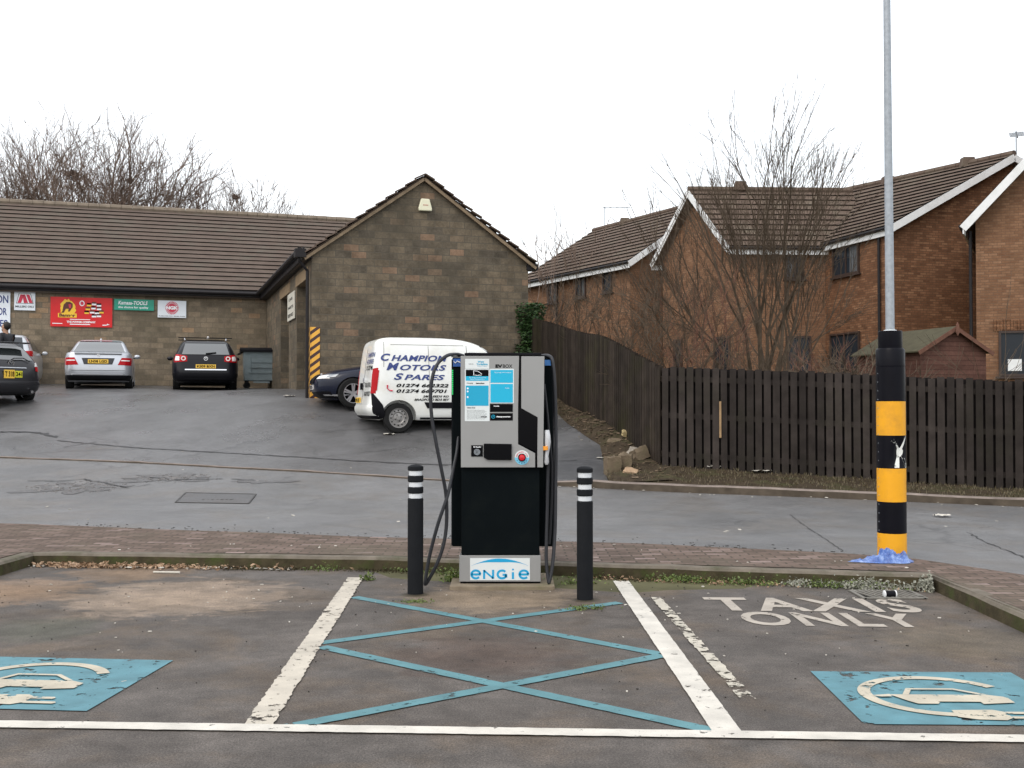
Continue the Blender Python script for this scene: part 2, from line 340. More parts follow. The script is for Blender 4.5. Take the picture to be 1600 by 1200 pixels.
# ------------------------------------------------------------------ the ground
def interp(xs, ys, x): return float(np.interp(x, xs, ys))
YN = ([-25,-12,-6.35,-1.7,1.35,3.26,3.83,4.39,5.2,5.6,5.8], [16.9,14.5,13.5,12.1,11.5,10.72,10.35,9.34,7.5,4,-12])
YF = ([-25,-18,-9.93,-1.2,2.42,7.5,14,25], [25.6,23.5,21.1,18.57,17.5,16,14.1,11.2])
def yn(x): return interp(*YN, x)
def yf(x): return interp(*YF, x)
def xs_range(a, b, st):
    n = max(1, int(round((b-a)/st))); return [a+(b-a)*i/n for i in range(n+1)]
def sheet(name, X, y0, y1, z, ny, mat, kind='structure', below=None):
    mb = MB(); nv = ny+1; vs = []
    for x in X:
        a, b = y0(x), y1(x)
        for j in range(nv):
            y = a+(b-a)*j/ny; vs.append((x, y, z(x, y)))
    mb.add(vs, [(i*nv+j,(i+1)*nv+j,(i+1)*nv+j+1,i*nv+j+1) for i in range(len(X)-1) for j in range(ny)])
    o = mb.build(name, mat, smooth=True, fix=False, angle=60); o['kind'] = kind; return o
def terr_ax(a, b, lo, hi, st, far):
    v = xs_range(a, b, st); k = st
    l = [a]; 
    while l[-1] > lo: k *= 1.5; l.append(l[-1]-k)
    k = st; r = [b]
    while r[-1] < hi: k *= 1.5; r.append(r[-1]+k)
    return l[:0:-1]+v+r[1:]
TX = terr_ax(-26, 26, -900, 900, 1, 0); TY = terr_ax(9, 48, -300, 1500, 1, 0)
mb = MB(); nv = len(TY)
def tz(x, y):
    if y < 9: return -.12
    return H(x, y)-.09
mb.add([(x, y, tz(x, y)) for x in TX for y in TY], [(i*nv+j,(i+1)*nv+j,(i+1)*nv+j+1,i*nv+j+1) for i in range(len(TX)-1) for j in range(nv-1)])
tag(mb.build('ground', m_terr, smooth=True, fix=False), kind='structure')
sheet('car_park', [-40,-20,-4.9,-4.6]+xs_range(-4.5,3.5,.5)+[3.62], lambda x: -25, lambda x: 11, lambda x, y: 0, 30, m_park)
# road between the brick pavement and the far kerb
def road_z(x, y):
    d = max(0, y-yn(x)) if x < 5.7 else 9
    return min(H(x, y), .1+.25*d)
sheet('road', xs_range(-25, 5.8, .4), yn, yf, road_z, 24, m_road)
sheet('road', [5.8]+xs_range(6.2, 25, .6), lambda x: -25, yf, lambda x, y: H(x, y), 60, m_road)
# brick pavement, running round the parking bays
KP = [(-14,9.3),(-4.98,9.0),(-4.76,9.4),(-4.72,10.78),(-1.49,10.5),(1.40,9.87),(3.59,9.38),(3.54,7.52),(3.50,3),(3.5,-8)]
def offpath(P, d):
    out = []
    for i, p in enumerate(P):
        a = Vector(P[max(i-1,0)]); b = Vector(P[min(i+1,len(P)-1)]); p = Vector(p)
        n1 = (p-a).normalized() if i else (b-p).normalized(); n2 = (b-p).normalized() if i < len(P)-1 else n1
        t = (n1+n2).normalized(); n = Vector((-t.y, t.x)); k = 1/max(.4, n.dot(Vector((-n1.y, n1.x)))); out.append(p+n*d*k)
    return out
def path_strip(name, P, prof, mat, jit=0, seg=.3):
    """sweep a profile [(offset, z)] along a path; left side positive"""
    Q = []
    for a, b in zip(P[:-1], P[1:]):
        n = max(1, int((Vector(b)-Vector(a)).length/seg))
        Q += [Vector(a).lerp(Vector(b), i/n) for i in range(n)]
    Q.append(Vector(P[-1])); cols = [offpath(Q, o) for o, z in prof]; mb = MB(); rnd = random.Random(4); k = len(prof)
    vs = []
    for i in range(len(Q)):
        j = rnd.uniform(-jit, jit)
        for c, (o, z) in zip(cols, prof):
            zz = z(c[i].x, c[i].y) if callable(z) else z
            vs.append((c[i].x, c[i].y, zz+(j if zz > 0.02 else 0)))
    mb.add(vs, [(i*k+j,(i+1)*k+j,(i+1)*k+j+1,i*k+j+1) for i in range(len(Q)-1) for j in range(k-1)])
    mb.m = [1 if (i % (k-1)) == 0 else 0 for i in range(len(mb.f))]
    return tag(mb.build(name, mat, fix=False), kind='structure')
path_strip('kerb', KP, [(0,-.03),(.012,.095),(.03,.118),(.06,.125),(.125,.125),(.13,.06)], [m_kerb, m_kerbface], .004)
# joints between the kerb stones
def yk(x):
    if x < -4.95: return 9.13
    if x < 3.65: return interp([-4.95,-4.86,-4.6,-1.49,1.40,3.5,3.61], [9.2,10.8,10.88,10.62,10.0,9.53,9.5], x)
    return 9.5
PX = xs_range(-25,-4.96,1.0)+[-4.9,-4.85]+xs_range(-4.7,3.64,.2)
def pz(x, y): return .128+.006*mnoise.noise((x*.9, y*.9, 0))
sheet('pavement', PX, yk, yn, pz, 10, m_pav)
mb = MB(); vs = []; X2 = [3.66,3.7,4.39,5.2,5.6,5.8]
sheet('pavement', [3.635,3.75,3.83,4.1,4.39,4.8,5.2,5.4,5.6,5.8], lambda x: -12, yn, pz, 24, m_pav)
mb = MB(); mb.b2(3.60,3.64,-8,9.5,.02,.124); tag(mb.build('kerb_backing', m_kerb), kind='structure')
# far kerb of the road: flush on the left, raised in front of the fence
fk = [(x, yf(x)) for x in xs_range(-25, 25, 1.0)]
def fkz(d, lo, hi):
    def f(x, y):
        k = min(1, max(0, (x-.3)/1.0)); return H(x, yf(x))+lo+(hi-lo)*k+d
    return f
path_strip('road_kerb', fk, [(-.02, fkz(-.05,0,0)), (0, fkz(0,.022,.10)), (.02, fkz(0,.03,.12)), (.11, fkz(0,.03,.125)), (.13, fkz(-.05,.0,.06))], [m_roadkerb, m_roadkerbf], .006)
# forecourt: right edge follows the verge in front of the side fence
ED = [g(950,744), g(940,695), g(920,685), g(892,665), g(872,645)]
ED = [(p.x, p.y) for p in ED]+[(.15, 27.6), (.0, 40)]
ex, ey = [p[0] for p in ED], [p[1] for p in ED]
def fx(y): return interp(ey, ex, y)
mb = MB(); NU, NVV = 60, 46; vs = []
for j in range(NVV+1):
    for i in range(NU+1):
        v = j/NVV; u = i/NU
        x0 = -25; xr = ED[0][0]
        yl = 25.75+(40-25.75)*v; yr = ED[0][1]+(40-ED[0][1])*v
        x = x0+(fx(yr)-x0)*u
        yb = yf(max(-25, min(x, 2)))+.12; y = yb+(40-yb)*v
        x = x0+(fx(y)-x0)*u
        vs.append((x, y, H(x, y)+.004))
mb.add(vs, [(j*(NU+1)+i, j*(NU+1)+i+1, (j+1)*(NU+1)+i+1, (j+1)*(NU+1)+i) for j in range(NVV) for i in range(NU)])
tag(mb.build('forecourt', m_fore, smooth=True, fix=False), kind='structure')
# fence lines
FB = [(2.61,18.9), (1.82,22.1), (.40,28.2)]          # side fence
FR = [(2.61,18.9), (8.14,17.3), (14.5,15.45)]        # roadside fence
# verge: strip between kerb and fence
def vz(x, y): return H(x, y)+.10+.05*mnoise.noise((x*2, y*2, 3))
sheet('verge', xs_range(1.6, 25, .4), lambda x: yf(x)+.10, lambda x: interp([1.6,2.61,8.14,14.5,25],[18.4,19.1,17.5,15.65,12.6], x), lambda x, y: vz(x, y) - (.02 if y < yf(x)+.2 else 0), 8, m_soil)
mb = MB(); vs = []; NR = 26
for j in range(NR+1):
    y = 17.75+(28.3-17.75)*j/NR; xa = fx(y)-.03; xb = interp([17.7,18.9,22.1,28.2],[2.75,2.66,1.87,.45], y)
    for i in range(7):
        x = xa+(xb-xa)*i/6; vs.append((x, y, H(x, y)+.01+(.12+.09*mnoise.noise((x*3, y*3, 9)))*min(1, i/2.5)))
mb.add(vs, [(j*7+i, j*7+i+1, (j+1)*7+i+1, (j+1)*7+i) for j in range(NR) for i in range(6)])
tag(mb.build('verge', m_soil, smooth=True, fix=False), kind='structure')
# tar seam, crack and patch lines on the forecourt and road
def ribbon(name, pts, wd, mat, zf, dz, jit=0, seg=.12, seed=1):
    rnd = random.Random(seed); Q = []
    for a, b in zip(pts[:-1], pts[1:]):
        a = Vector(a[:2]); b = Vector(b[:2]); n = max(1, int((b-a).length/seg)); Q += [a.lerp(b, i/n) for i in range(n)]
    Q.append(Vector(pts[-1][:2])); Q = [q+Vector((rnd.uniform(-jit,jit), rnd.uniform(-jit,jit))) for q in Q]
    A = offpath(Q, wd/2); B = offpath(Q, -wd/2); vs = []
    for a, b in zip(A, B):
        k = rnd.uniform(.4, 1.1) if jit else 1; m = (a+b)/2; a = m+(a-m)*k; b = m+(b-m)*k
        vs += [(a.x, a.y, zf(a.x, a.y)+dz), (b.x, b.y, zf(b.x, b.y)+dz)]
    mb = MB(); mb.add(vs, [(2*i, 2*i+1, 2*i+3, 2*i+2) for i in range(len(Q)-1)])
    return tag(mb.build(name, mat, fix=False), kind='structure')
m_tar = MAT('tar_seam', (.022,.021,.022), .5, .3)
m_patch = ASPHALT('road_patch', (.07,.068,.066), (.085,.075,.062), (.3,.5))
fz = lambda x, y: H(x, y)
ribbon('road_seam', [g(90,689), g(230,702), g(400,712), g(560,722), g(700,728)], .05, m_tar, fz, .012, .02)
ribbon('road_seam', [g(690,727), g(900,720)], .03, m_tar, fz, .012, .02)
ribbon('road_crack', [g(1235,805), g(1270,830), g(1318,862)], .012, m_tar, road_z, .006, .01)
ribbon('road_crack', [g(1490,820), g(1545,850), g(1600,872)], .02, m_tar, road_z, .006, .02)
# potholes: broken rims with loose stones in them
def pothole(name, px0, px1, py0, py1, n, seed):
    rnd = random.Random(seed); c = g((px0+px1)/2, (py0+py1)/2); a = g(px0,(py0+py1)/2); b = g(px1,(py0+py1)/2)
    rx = (b-a).length/2; ry = (g((px0+px1)/2,py0)-g((px0+px1)/2,py1)).length/2
    mb = MB(); mb.mi = 0; pts = []
    for i in range(40):
        t = 2*math.pi*i/40; k = .8+.9*mnoise.noise((math.cos(t)*2.3, math.sin(t)*2.3, seed))
        x = c.x+rx*k*math.cos(t); y = c.y+ry*k*math.sin(t); pts.append((x, y, (road_z(x, y) if y < yf(x) else H(x, y)+.006)+.006))
    mb.add(pts, [tuple(range(40))]); mb.mi = 1
    for i in range(n):
        t = rnd.uniform(0, 6.28); q = math.sqrt(rnd.random()); x = c.x+rx*q*math.cos(t); y = c.y+ry*q*math.sin(t); s = rnd.uniform(.015,.045)*(1.4-q)
        M_ = Matrix.Rotation(rnd.uniform(0,3), 3, 'Z')@Matrix.Rotation(rnd.uniform(-.5,.5), 3, 'X')
        mb.box((x, y, (road_z(x, y) if y < yf(x) else H(x, y)+.006)+s*.15), (s*2, s, s*.5), M=M_)
    tag(mb.build(name, [m_pot, m_stone], fix=False), kind='structure')
m_pot = ASPHALT('pothole_bed', (.10,.097,.097), (.06,.053,.05), (.3,.6)); m_stone = MAT('loose_stone', (.17,.16,.155), .6, .45, 10)
pothole('pothole', 35, 200, 752, 772, 150, 2); pothole('pothole', 195, 345, 741, 755, 110, 5); pothole('pothole', 360, 470, 750, 756, 8, 8)
ribbon('pothole_rim', [g(45,752), g(95,753), g(130,750), g(198,762)], .05, m_tar, road_z, .014, .03, .08, 4); ribbon('pothole_rim', [g(232,747), g(280,751), g(345,749)], .05, m_tar, road_z, .014, .03, .08, 6); ribbon('pothole_rim', [g(362,750), g(400,751)], .05, m_tar, road_z, .014, .03, .08, 9)
ribbon('pothole_rim', [g(0,676), g(60,677), g(90,684)], .09, m_tar, fz, .014, .04, .08, 12); ribbon('road_crack', [g(100,700), g(150,692)], .03, m_tar, fz, .014, .01); ribbon('road_crack', [g(150,765), g(196,764), g(235,757)], .02, m_tar, road_z, .008, .01)
# bay markings
def quadline(name, a, b, wd, mat, z=.004, jag=.0, seed=0):
    a = Vector(a); b = Vector(b); rnd = random.Random(seed); L_ = (b-a).length; n = max(2, int(L_/.04)); t = (b-a).normalized(); nn = Vector((-t.y, t.x)); vs = []
    for i in range(n+1):
        p = a.lerp(b, i/n); l = wd/2+rnd.uniform(-jag, jag); r = wd/2+rnd.uniform(-jag, jag)
        vs += [(p.x+nn.x*l, p.y+nn.y*l, z), (p.x-nn.x*r, p.y-nn.y*r, z)]
    mb = MB(); mb.add(vs, [(2*i, 2*i+1, 2*i+3, 2*i+2) for i in range(n)]); return tag(mb.build(name, mat, fix=False), kind='structure')
quadline('bay_line', (-1.43,9.98), (-1.245,5.33), .142, m_lineW, .008, .007, 1)
quadline('bay_line', (.975,9.78), (1.035,5.24), .142, m_lineW2, .008, .002, 2)
quadline('front_bay_line', (-14,5.94), (14,4.60), .115, m_lineW2, .0085, .003, 3)
quadline('faded_bay_line', (1.175,8.95), (1.262,5.85), .08, m_faded, .008, .006, 4)
for i, (a, b) in enumerate([((-1.30,8.98),(.93,6.93)), ((.86,8.72),(-1.27,7.24)), ((-1.24,7.12),(.99,5.27)), ((.95,6.88),(-1.12,5.33))]):
    quadline('blue_cross_line', a, b, .10, m_blueL, .0045+.0006*i, .002, 5+i)
def bay_square(cx, cy, wd, hh, rot, seed):
    M_ = Matrix.Rotation(rot, 3, 'Z')
    def T(u, v, z=.0): q = M_@Vector(((u-.5)*wd, (v-.5)*hh, 0)); return Vector((cx+q.x, cy+q.y, z))
    mb = MB(); mb.grid(lambda u, v: T(u, v, .0055), 8, 8); tag(mb.build('blue_bay_square', m_blueS, fix=False), kind='structure')
    mb = MB(); z = .0105
    def P(u, v): return T(u, v, z)
    # open ring: the charging lead
    cu, cv, r, th = .48, .50, .335, .058; vs = []; N = 40
    for i in range(N+1):
        t = R(28)+(R(272)-R(28))*i/N
        for rr in (r-th/2, r+th/2): vs.append(P(cu+rr*math.cos(t)*1.0, cv+rr*math.sin(t)*1.05))
    mb.add(vs, [(2*i,2*i+1,2*i+3,2*i+2) for i in range(N)])
    zc_ = [z]
    def poly(pts): zc_[0] += .0005; mb.add([T(p[0], p[1], zc_[0]) for p in pts], [tuple(range(len(pts)))])
    poly([(.44,.225),(.62,.235),(.66,.20),(.66,.10),(.62,.06),(.50,.07),(.43,.11)])
    poly([(.661,.165),(.76,.165),(.77,.18),(.76,.20),(.661,.20)]); poly([(.661,.085),(.80,.085),(.81,.10),(.80,.12),(.661,.12)])
    # little car, side on
    poly([(.25,.50),(.70,.50),(.77,.46),(.77,.36),(.62,.33),(.62,.37),(.44,.37),(.42,.33),(.33,.33),(.30,.38)])
    for a, b, c_, d in (((.31,.50),(.36,.62),(.38,.60),(.34,.50)), ((.36,.62),(.58,.62),(.58,.595),(.37,.595)), ((.58,.62),(.70,.50),(.665,.50),(.57,.595)), ((.16,.475),(.25,.50),(.25,.455),(.2,.45))): poly([a,b,c_,d])
    tag(mb.build('bay_symbol', m_sym, fix=False), kind='structure')
bay_square(2.335, 5.915, 1.17, 1.07, R(-1.5), 1)
bay_square(-2.73, 6.235, 1.19, 1.12, R(-5), 2)
def gt(u, v, z=.0045): return Vector((u, v, z))
def shear_txt(body, box, sh, mat):
    vs, fs = textmesh(body, 1, 0, .025, space=1.12); a = np.array(vs); lo = a.min(0); hi = a.max(0); mb = MB(); u0, u1, v0, v1 = box
    P = []
    for p in a:
        s = (p[0]-lo[0])/(hi[0]-lo[0]); t = (p[1]-lo[1])/(hi[1]-lo[1]); P.append((u0+s*(u1-u0), v0+t*(v1-v0)-.14*(s-.5)*.6, .0045))
    mb.add(P, fs); tag(mb.build('road_lettering', mat, fix=False, uv=False), kind='structure')
shear_txt('TAXIS', (1.56,3.16,8.34,8.93), 0, m_taxi)
shear_txt('ONLY', (1.70,2.98,7.78,8.30), 0, m_taxi)
# iron cover in the road and gully grate in the bay
m_iron = MAT('cast_iron', (.05,.048,.045), .55, .3, 20, .4, 80)
def cover():
    a, b, c_, d = g(274,786), g(388,788), g(400,773), g(290,771); z = lambda p, k: (p.x, p.y, road_z(p.x, p.y)+k)
    ctr = (a+b+c_+d)/4; t = thing('inspection_cover', 'rectangular inspection cover set flush in the wet road', 'cover', (ctr.x, ctr.y, road_z(ctr.x, ctr.y)))
    off = Vector(t.location); mb = MB(); mb.add([Vector(z(p, .005))-off for p in (a,b,c_,d)], [(0,1,2,3)])
    m_c = ASPHALT('cover_infill', (.085,.083,.084), (.08,.072,.068), (.35,.55)); mb.build('plate', m_c, t, fix=False)
    mb = MB(); P = [Vector(z(p, .008))-off for p in (a,b,c_,d)]
    for p, q in zip(P, P[1:]+P[:1]): mb.beam(p, q, .022, .008)
    mb.build('frame', m_iron, t)
    mb = MB(); mm = Vector(z(g(340,781), .007))-off
    for i in range(7): mb.box(mm+Vector((i*.07-.2, .03*(i%2), 0)), (.035,.16,.006))
    mb.build('raised_marks', m_iron, t)
cover()
def grate():
    p = g(1412,927); t = thing('gully_grate', 'slotted iron gully grate by the kerb corner', 'drain', (p.x, 9.08, 0))
    mb = MB(); mb.b2(-.24,.24,-.17,.17,.001,.004); mb.build('recess', m_text, t)
    mb = MB()
    for s in (-1,1): mb.b2(-.25,.25,s*.18-.015,s*.18+.015,.002,.014)
    for s in (-1,1): mb.b2(s*.25-.015,s*.25+.015,-.195,.195,.002,.013)
    for i in range(9):
        x = -.2+i*.05; mb.beam((x+.05,-.165,.008),(x-.03,.165,.008),.02,.01)
    mb.build('bars', MAT('grate_bars', (.16,.15,.13), .6, .3, 20), t)
    s = thing('cotton_reel', 'small dark reel with white rims lying by the gully grate', 'reel', (p.x-.02, 8.96, .031), R(4))
    mb = MB(); mb.lathe([(.026,-.042),(.027,-.04),(.027,.04),(.026,.042)], 20, axis='X'); mb.build('winding', m_blk, s, True)
    for k in (-1, 1):
        mb = MB(); mb.lathe([(.028,k*.046-.005),(.031,k*.046-.003),(.031,k*.046+.003),(.028,k*.046+.005)], 20, axis='X'); mb.build('rim', m_white, s, True)
grate()

# ------------------------------------------------------------------ the stone garage
GA = Vector((-8.15,36,0)); Gs = Vector((.3176,-.948,0)); Gm = Vector((-.948,-.3176,0)); Gb = -Gs      # inner corner; towards camera; leftwards; back
ZE = 5.25; ZR = 8.72
garage = thing('stone_garage', 'long stone garage with brown tiled roof and a gabled wing', 'garage', (GA.x, GA.y, 0))
def Gp(s, t, z): p = Gs*s+Gm*t; return Vector((p.x, p.y, z))       # local to the garage empty
def wallbox(mb, a, b, z0, z1, th, inward):
    a = Vector(a); b = Vector(b); n = Vector(inward).normalized()*th
    mb.add([Vector((p.x, p.y, z)) for z in (z0, z1) for p in (a, b, b+n, a+n)], [(0,1,2,3),(4,5,6,7),(0,1,5,4),(1,2,6,5),(2,3,7,6),(3,0,4,7)])
mb = MB()
wallbox(mb, Gp(0,0,0), Gp(0,22,0), 1.2, ZE+.05, .3, Gb)
wallbox(mb, Gp(0,22,0), Gp(-10,22,0), 1.2, ZE+.05, .3, -Gm)
wallbox(mb, Gp(-10,22,0), Gp(-10,-4,0), 1.2, ZE, .3, Gs)
mb.prism([Gp(-.3,21.7,ZE+.05), Gp(-9.7,21.7,ZE+.05), Gp(-5,21.7,ZR-.3)], Gm*.28)
mb.build('wall', m_block, garage, fix=True)
# wing side wall with two door openings
D1, D2, DT, SE = (4.19,6.17), (7.82,9.75), 4.72, 10.55
mb = MB()
for a, b, z0, z1 in ((0,D1[0],1.2,ZE),(D1[1],D2[0],1.2,ZE),(D2[1],SE-.3,1.2,ZE),(D1[0],D1[1],DT+.28,ZE),(D2[0],D2[1],DT+.28,ZE)):
    wallbox(mb, Gp(a,-.002,0), Gp(b,-.002,0), z0, z1, .3, -Gm)
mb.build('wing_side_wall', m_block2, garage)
for a, b in (D1, D2):
    mb = MB(); wallbox(mb, Gp(a-.2,0.01,0), Gp(b+.2,.01,0), DT, DT+.28, .3, -Gm); mb.build('lintel', m_lintel, garage)
    mb = MB(); n = 22
    for i in range(n):
        z0 = 1.5+(DT-1.5)*i/n; mb.prism([Gp(a,-.28,z0), Gp(b,-.28,z0), Gp(b,-.25,z0+.06), Gp(a,-.25,z0+.06)], (0,0,.0001))
        mb.prism([Gp(a,-.25,z0+.06), Gp(b,-.25,z0+.06), Gp(b,-.28,z0+(DT-1.5)/n), Gp(a,-.28,z0+(DT-1.5)/n)], (0,0,.0001))
    d = mb.build('roller_door', MAT('roller_door_grey', (.045,.052,.055), .55, .15, spec=.3), garage)
# gable end
WW = 5.50; AZ = 7.22
G0 = Gp(SE,0,0); gr = -Gm                                            # towards the right
def Gg(r, z, o=0): p = G0+gr*r+Gs*o; return Vector((p.x, p.y, z))
mb = MB(); mb.prism([Gg(0,1.2), Gg(WW,1.2), Gg(WW,ZE), Gg(WW/2,AZ-.08), Gg(0,ZE)], Gb*.3)
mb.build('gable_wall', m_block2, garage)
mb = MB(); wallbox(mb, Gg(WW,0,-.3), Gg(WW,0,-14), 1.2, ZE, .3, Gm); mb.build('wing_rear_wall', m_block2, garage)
def roof_courses(mb, e0, e1, r0, r1, n, up, th=.05, jitter=0, seed=0, nu=1):
    """stepped tile courses between eave e0-e1 and ridge r0-r1; material 0 tile, 1 exposed edge"""
    e0, e1, r0, r1 = map(Vector, (e0, e1, r0, r1)); up = Vector(up); rnd = random.Random(seed)
    for i in range(n):
        a, b = e0.lerp(r0, i/n), e1.lerp(r1, i/n); c_, d = e1.lerp(r1, min(1,(i+1.12)/n)), e0.lerp(r0, min(1,(i+1.12)/n))
        for k in range(nu):
            j = up*rnd.uniform(-jitter, jitter)
            A, B = a.lerp(b, k/nu), a.lerp(b, (k+1)/nu); D_, C_ = d.lerp(c_, k/nu), d.lerp(c_, (k+1)/nu)
            t = up*th
            vs = [A+t+j, B+t+j, C_+up*.006, D_+up*.006, A+up*.008, B+up*.008]
            mb.mi = 0; mb.add(vs[:4], [(0,1,2,3)]); mb.mi = 1; mb.add([A+t+j, B+t+j, B+up*.004, A+up*.004], [(0,1,2,3)])
    mb.mi = 0
def slab(mb, e0, e1, r0, r1, th, up):
    t = Vector(up)*th; e0, e1, r0, r1 = map(Vector, (e0, e1, r0, r1)); fn = lambda u, v: e0.lerp(e1, u).lerp(r0.lerp(r1, u), v)
    mb.grid(fn, 10, 8); mb.grid(lambda u, v: fn(u, v)-t, 10, 8)
    for a, b in ((e0, e1), (e1, r1), (r1, r0), (r0, e0)): mb.grid(lambda u, v: a.lerp(b, u)-t*v, 8, 1)
OV = .25; pitch = (ZR-ZE)/5
e0 = Gp(OV,22.4,ZE+.12-OV*pitch); e1 = Gp(OV,0,ZE+.12-OV*pitch); r0 = Gp(-5,22.4,ZR); r1 = Gp(-5,-5.2,ZR); upm = (Gs*.57+Vector((0,0,.82)))
mb = MB(); roof_courses(mb, e0, e1, r0, r1, 20, upm, .048, .003, 1, 1)
slab(mb, e0, e1, r0, r1, .12, upm)
be0, be1 = Gp(-10.4,22.4,ZE-.1), Gp(-10.4,-5.2,ZE-.1); slab(mb, be0, be1, r0, r1, .12, (Gb*.57+Vector((0,0,.82))))
mb.build('roof', [m_tile, m_tiledge], garage, fix=False)
mb = MB(); rr = random.Random(3)
for i in range(74):
    a = Gp(-5,22.4-i*.37,ZR+.03); b = Gp(-5,22.4-(i+.97)*.37,ZR+.03+rr.uniform(-.006,.006)); mb.tube([a, b], .12, 8)
mb.build('ridge_capping', m_ridge, garage)
# wing roof
hw = WW/2; wp = (AZ-ZE)/hw
for sgn in (-1, 1):
    er = hw+sgn*(hw+.18); a = Gg(er, ZE-.18*wp+.06, .06); b = Gg(er, ZE-.18*wp+.06, -13); c0 = Gg(hw, AZ+.06, .06); c1 = Gg(hw, AZ+.06, -13)
    upw = (gr*sgn*.588+Vector((0,0,.81))); mb = MB(); roof_courses(mb, a, b, c0, c1, 11, upw, .05)
    slab(mb, a, b, c0, c1, .1, upw); mb.build('wing_roof', [m_tile2, m_tiledge], garage, fix=False)
    mb = MB()                                                          # verge: mortar line and ragged tile ends
    mb.beam(Gg(er, ZE-.18*wp-.03, .09), Gg(hw, AZ-.03, .09), .05, .07, (0,0,1)); mb.build('verge_mortar', m_verge, garage)
    mb = MB(); rr = random.Random(5+sgn)
    for i in range(12):
        k0, k1 = i/12, (i+1.1)/12; P = lambda k, dz: Gg(er+(hw-er)*k, (ZE-.18*wp)+(AZ-ZE+.18*wp)*k+dz, .1+rr.uniform(0,.03))
        mb.beam(P(k0,.12+rr.uniform(0,.02)), P(min(k1,1),.085), .15, .028, (0,0,1))
    mb.build('verge_tile', m_tile2, garage)
# black gutter, fascia, downpipe
mb = MB(); gz = 5.27
mb.beam(Gp(OV+.02,22.4,gz-.02), Gp(OV+.02,.0,gz-.02), .03, .20); mb.tube([Gp(OV+.09,22.4,gz), Gp(OV+.09,.1,gz-.02)], .055, 8)
mb.beam(Gp(OV/2,22.4,gz-.12), Gp(OV/2,0,gz-.12), OV, .02, (0,0,1))
mb.beam(Gp(.1,.2,gz-.06), Gp(SE+.12,.2,gz-.02), .03, .24); mb.tube([Gp(.1,.3,gz), Gp(SE+.1,.3,gz+.03)], .065, 8)
mb.beam(Gp(.1,.1,gz-.18), Gp(SE+.1,.1,gz-.14), .22, .02, (0,0,1))
mb.tube([Gp(SE+.05,.3,gz-.02), Gp(SE+.02,.3,gz-.22), Gp(SE-.08,.09,gz-.45), Gp(SE-.08,.09,1.75)], .04, 8)
mb.box(Gp(SE+.02,.28,gz-.05), (.26,.26,.2), rz=R(18)); mb.build('gutter', m_gutter, garage)
mb = MB(); mb.box(Gg(WW+.1, ZE-.12, -.1), (.3,.3,.16), rz=R(18)); mb.build('gutter_end', m_gutter, garage)
# alarm box
def wpos(v): return v+Vector((GA.x, GA.y, 0))
p = wpos(Gg(2.77, 0, .03)); al = thing('alarm_box', 'cream alarm bell box high on the stone gable', 'alarm', (p.x, p.y, 0), R(18.5))
mb = MB(); q = [(-.16,6.42),(.16,6.42),(.155,6.37),(.10,6.72),(-.10,6.72),(-.155,6.37)]
mb.prism([(-.165,-.001,6.40),(.165,-.001,6.40),(.17,-.001,6.46),(.105,-.001,6.70),(-.105,-.001,6.70),(-.17,-.001,6.46)], (0,-.09,0))
mb.build('cover', MAT('cream_plastic', (.72,.70,.52), .4, .04), al, bevel=.02)
mb = MB()
for i in range(4): mb.b2(-.06+i*.035,-.04+i*.035,-.097,-.090,6.53,6.55)
mb.build('lettering', m_red, al)
# hazard striped corner guard
p = wpos(Gg(.0, 0, .0)); hg = thing('corner_guard', 'yellow and black striped corner guard on the garage corner', 'guard', (p.x, p.y, 0), R(18.5))
def HAZ():
    m, nt, bs = _new('hazard_stripes'); v = coords(nt, 'UV'); wv = NN(nt, 'TexWave', wave_type='BANDS', bands_direction='DIAGONAL'); wv.inputs['Scale'].default_value = 1
    mp = NN(nt, 'Mapping'); mp.inputs['Rotation'].default_value = (0,0,R(0)); mp.inputs['Scale'].default_value = (-2.4,3.2,1); L(nt, v, mp.inputs[0]); L(nt, mp.outputs[0], wv.inputs['Vector'])
    L(nt, ramp(nt, wv.outputs['Fac'], [(.40,(.05,.02,.02)),(.44,(.78,.40,.05))]), bs.inputs['Base Color']); return m
mb = MB(); mb.b2(.0,.2,-.016,-.004,1.62,3.47); mb.b2(-.025,-.004,-.016,.22,1.62,3.47); mb.build('striped_plate', HAZ(), hg)
# signs on the long wall
def gt_(px): k = (px-800)/F; return (GA.x-GA.y*k)/(.948-.3176*k)
def sign(name, label, px0, px1, py0, py1, mat):
    t0, t1 = gt_(px0), gt_(px1); tm = (t0+t1)/2; Y = GA.y-.3176*tm
    zt = at(400, py0, Y).z; zb = at(400, py1, Y).z; c_ = wpos(Gp(.02, tm, 0)); wd = t0-t1; hh = zt-zb
    t = thing(name, label, 'sign', (c_.x, c_.y, zb), R(18.5)); mb = MB(); mb.b2(-wd/2, wd/2, -.03, .0, 0, hh); mb.build('board', mat, t)
    return t, wd, hh, (lambda u, v, o=-.034: Vector(((u-.5)*wd, o, v*hh)))
m_signw = MAT('sign_white', (.72,.76,.80), .35, .05); m_banner = MAT('banner_red', (.62,.012,.014), .4, .08, 3); m_green = MAT('sign_green', (.02,.30,.20), .35, .06)
m_sred = PLAIN('sign_red_ink', (.58,.02,.06), .4); m_gold = PLAIN('banner_yellow', (.85,.52,.03), .4)
def flat(name, polys, mat, par, fn):
    mb = MB()
    for pl in polys: mb.add([fn(u, v) for u, v in pl], [tuple(range(len(pl)))])
    return mb.build(name, mat, par, fix=False, uv=False)
t, wd, hh, fn = sign('shop_sign', 'large white sign with navy lettering cut off at the wall edge', -200, 15, 453, 536, m_signw)
text('lettering', 'CHAMPION', m_navy, t, fn, (.68,.985,.78,.93)); text('lettering', 'MOTOR', m_navy, t, fn, (.80,.975,.55,.69)); text('lettering', 'SPARES', m_navy, t, fn, (.78,.98,.33,.46))
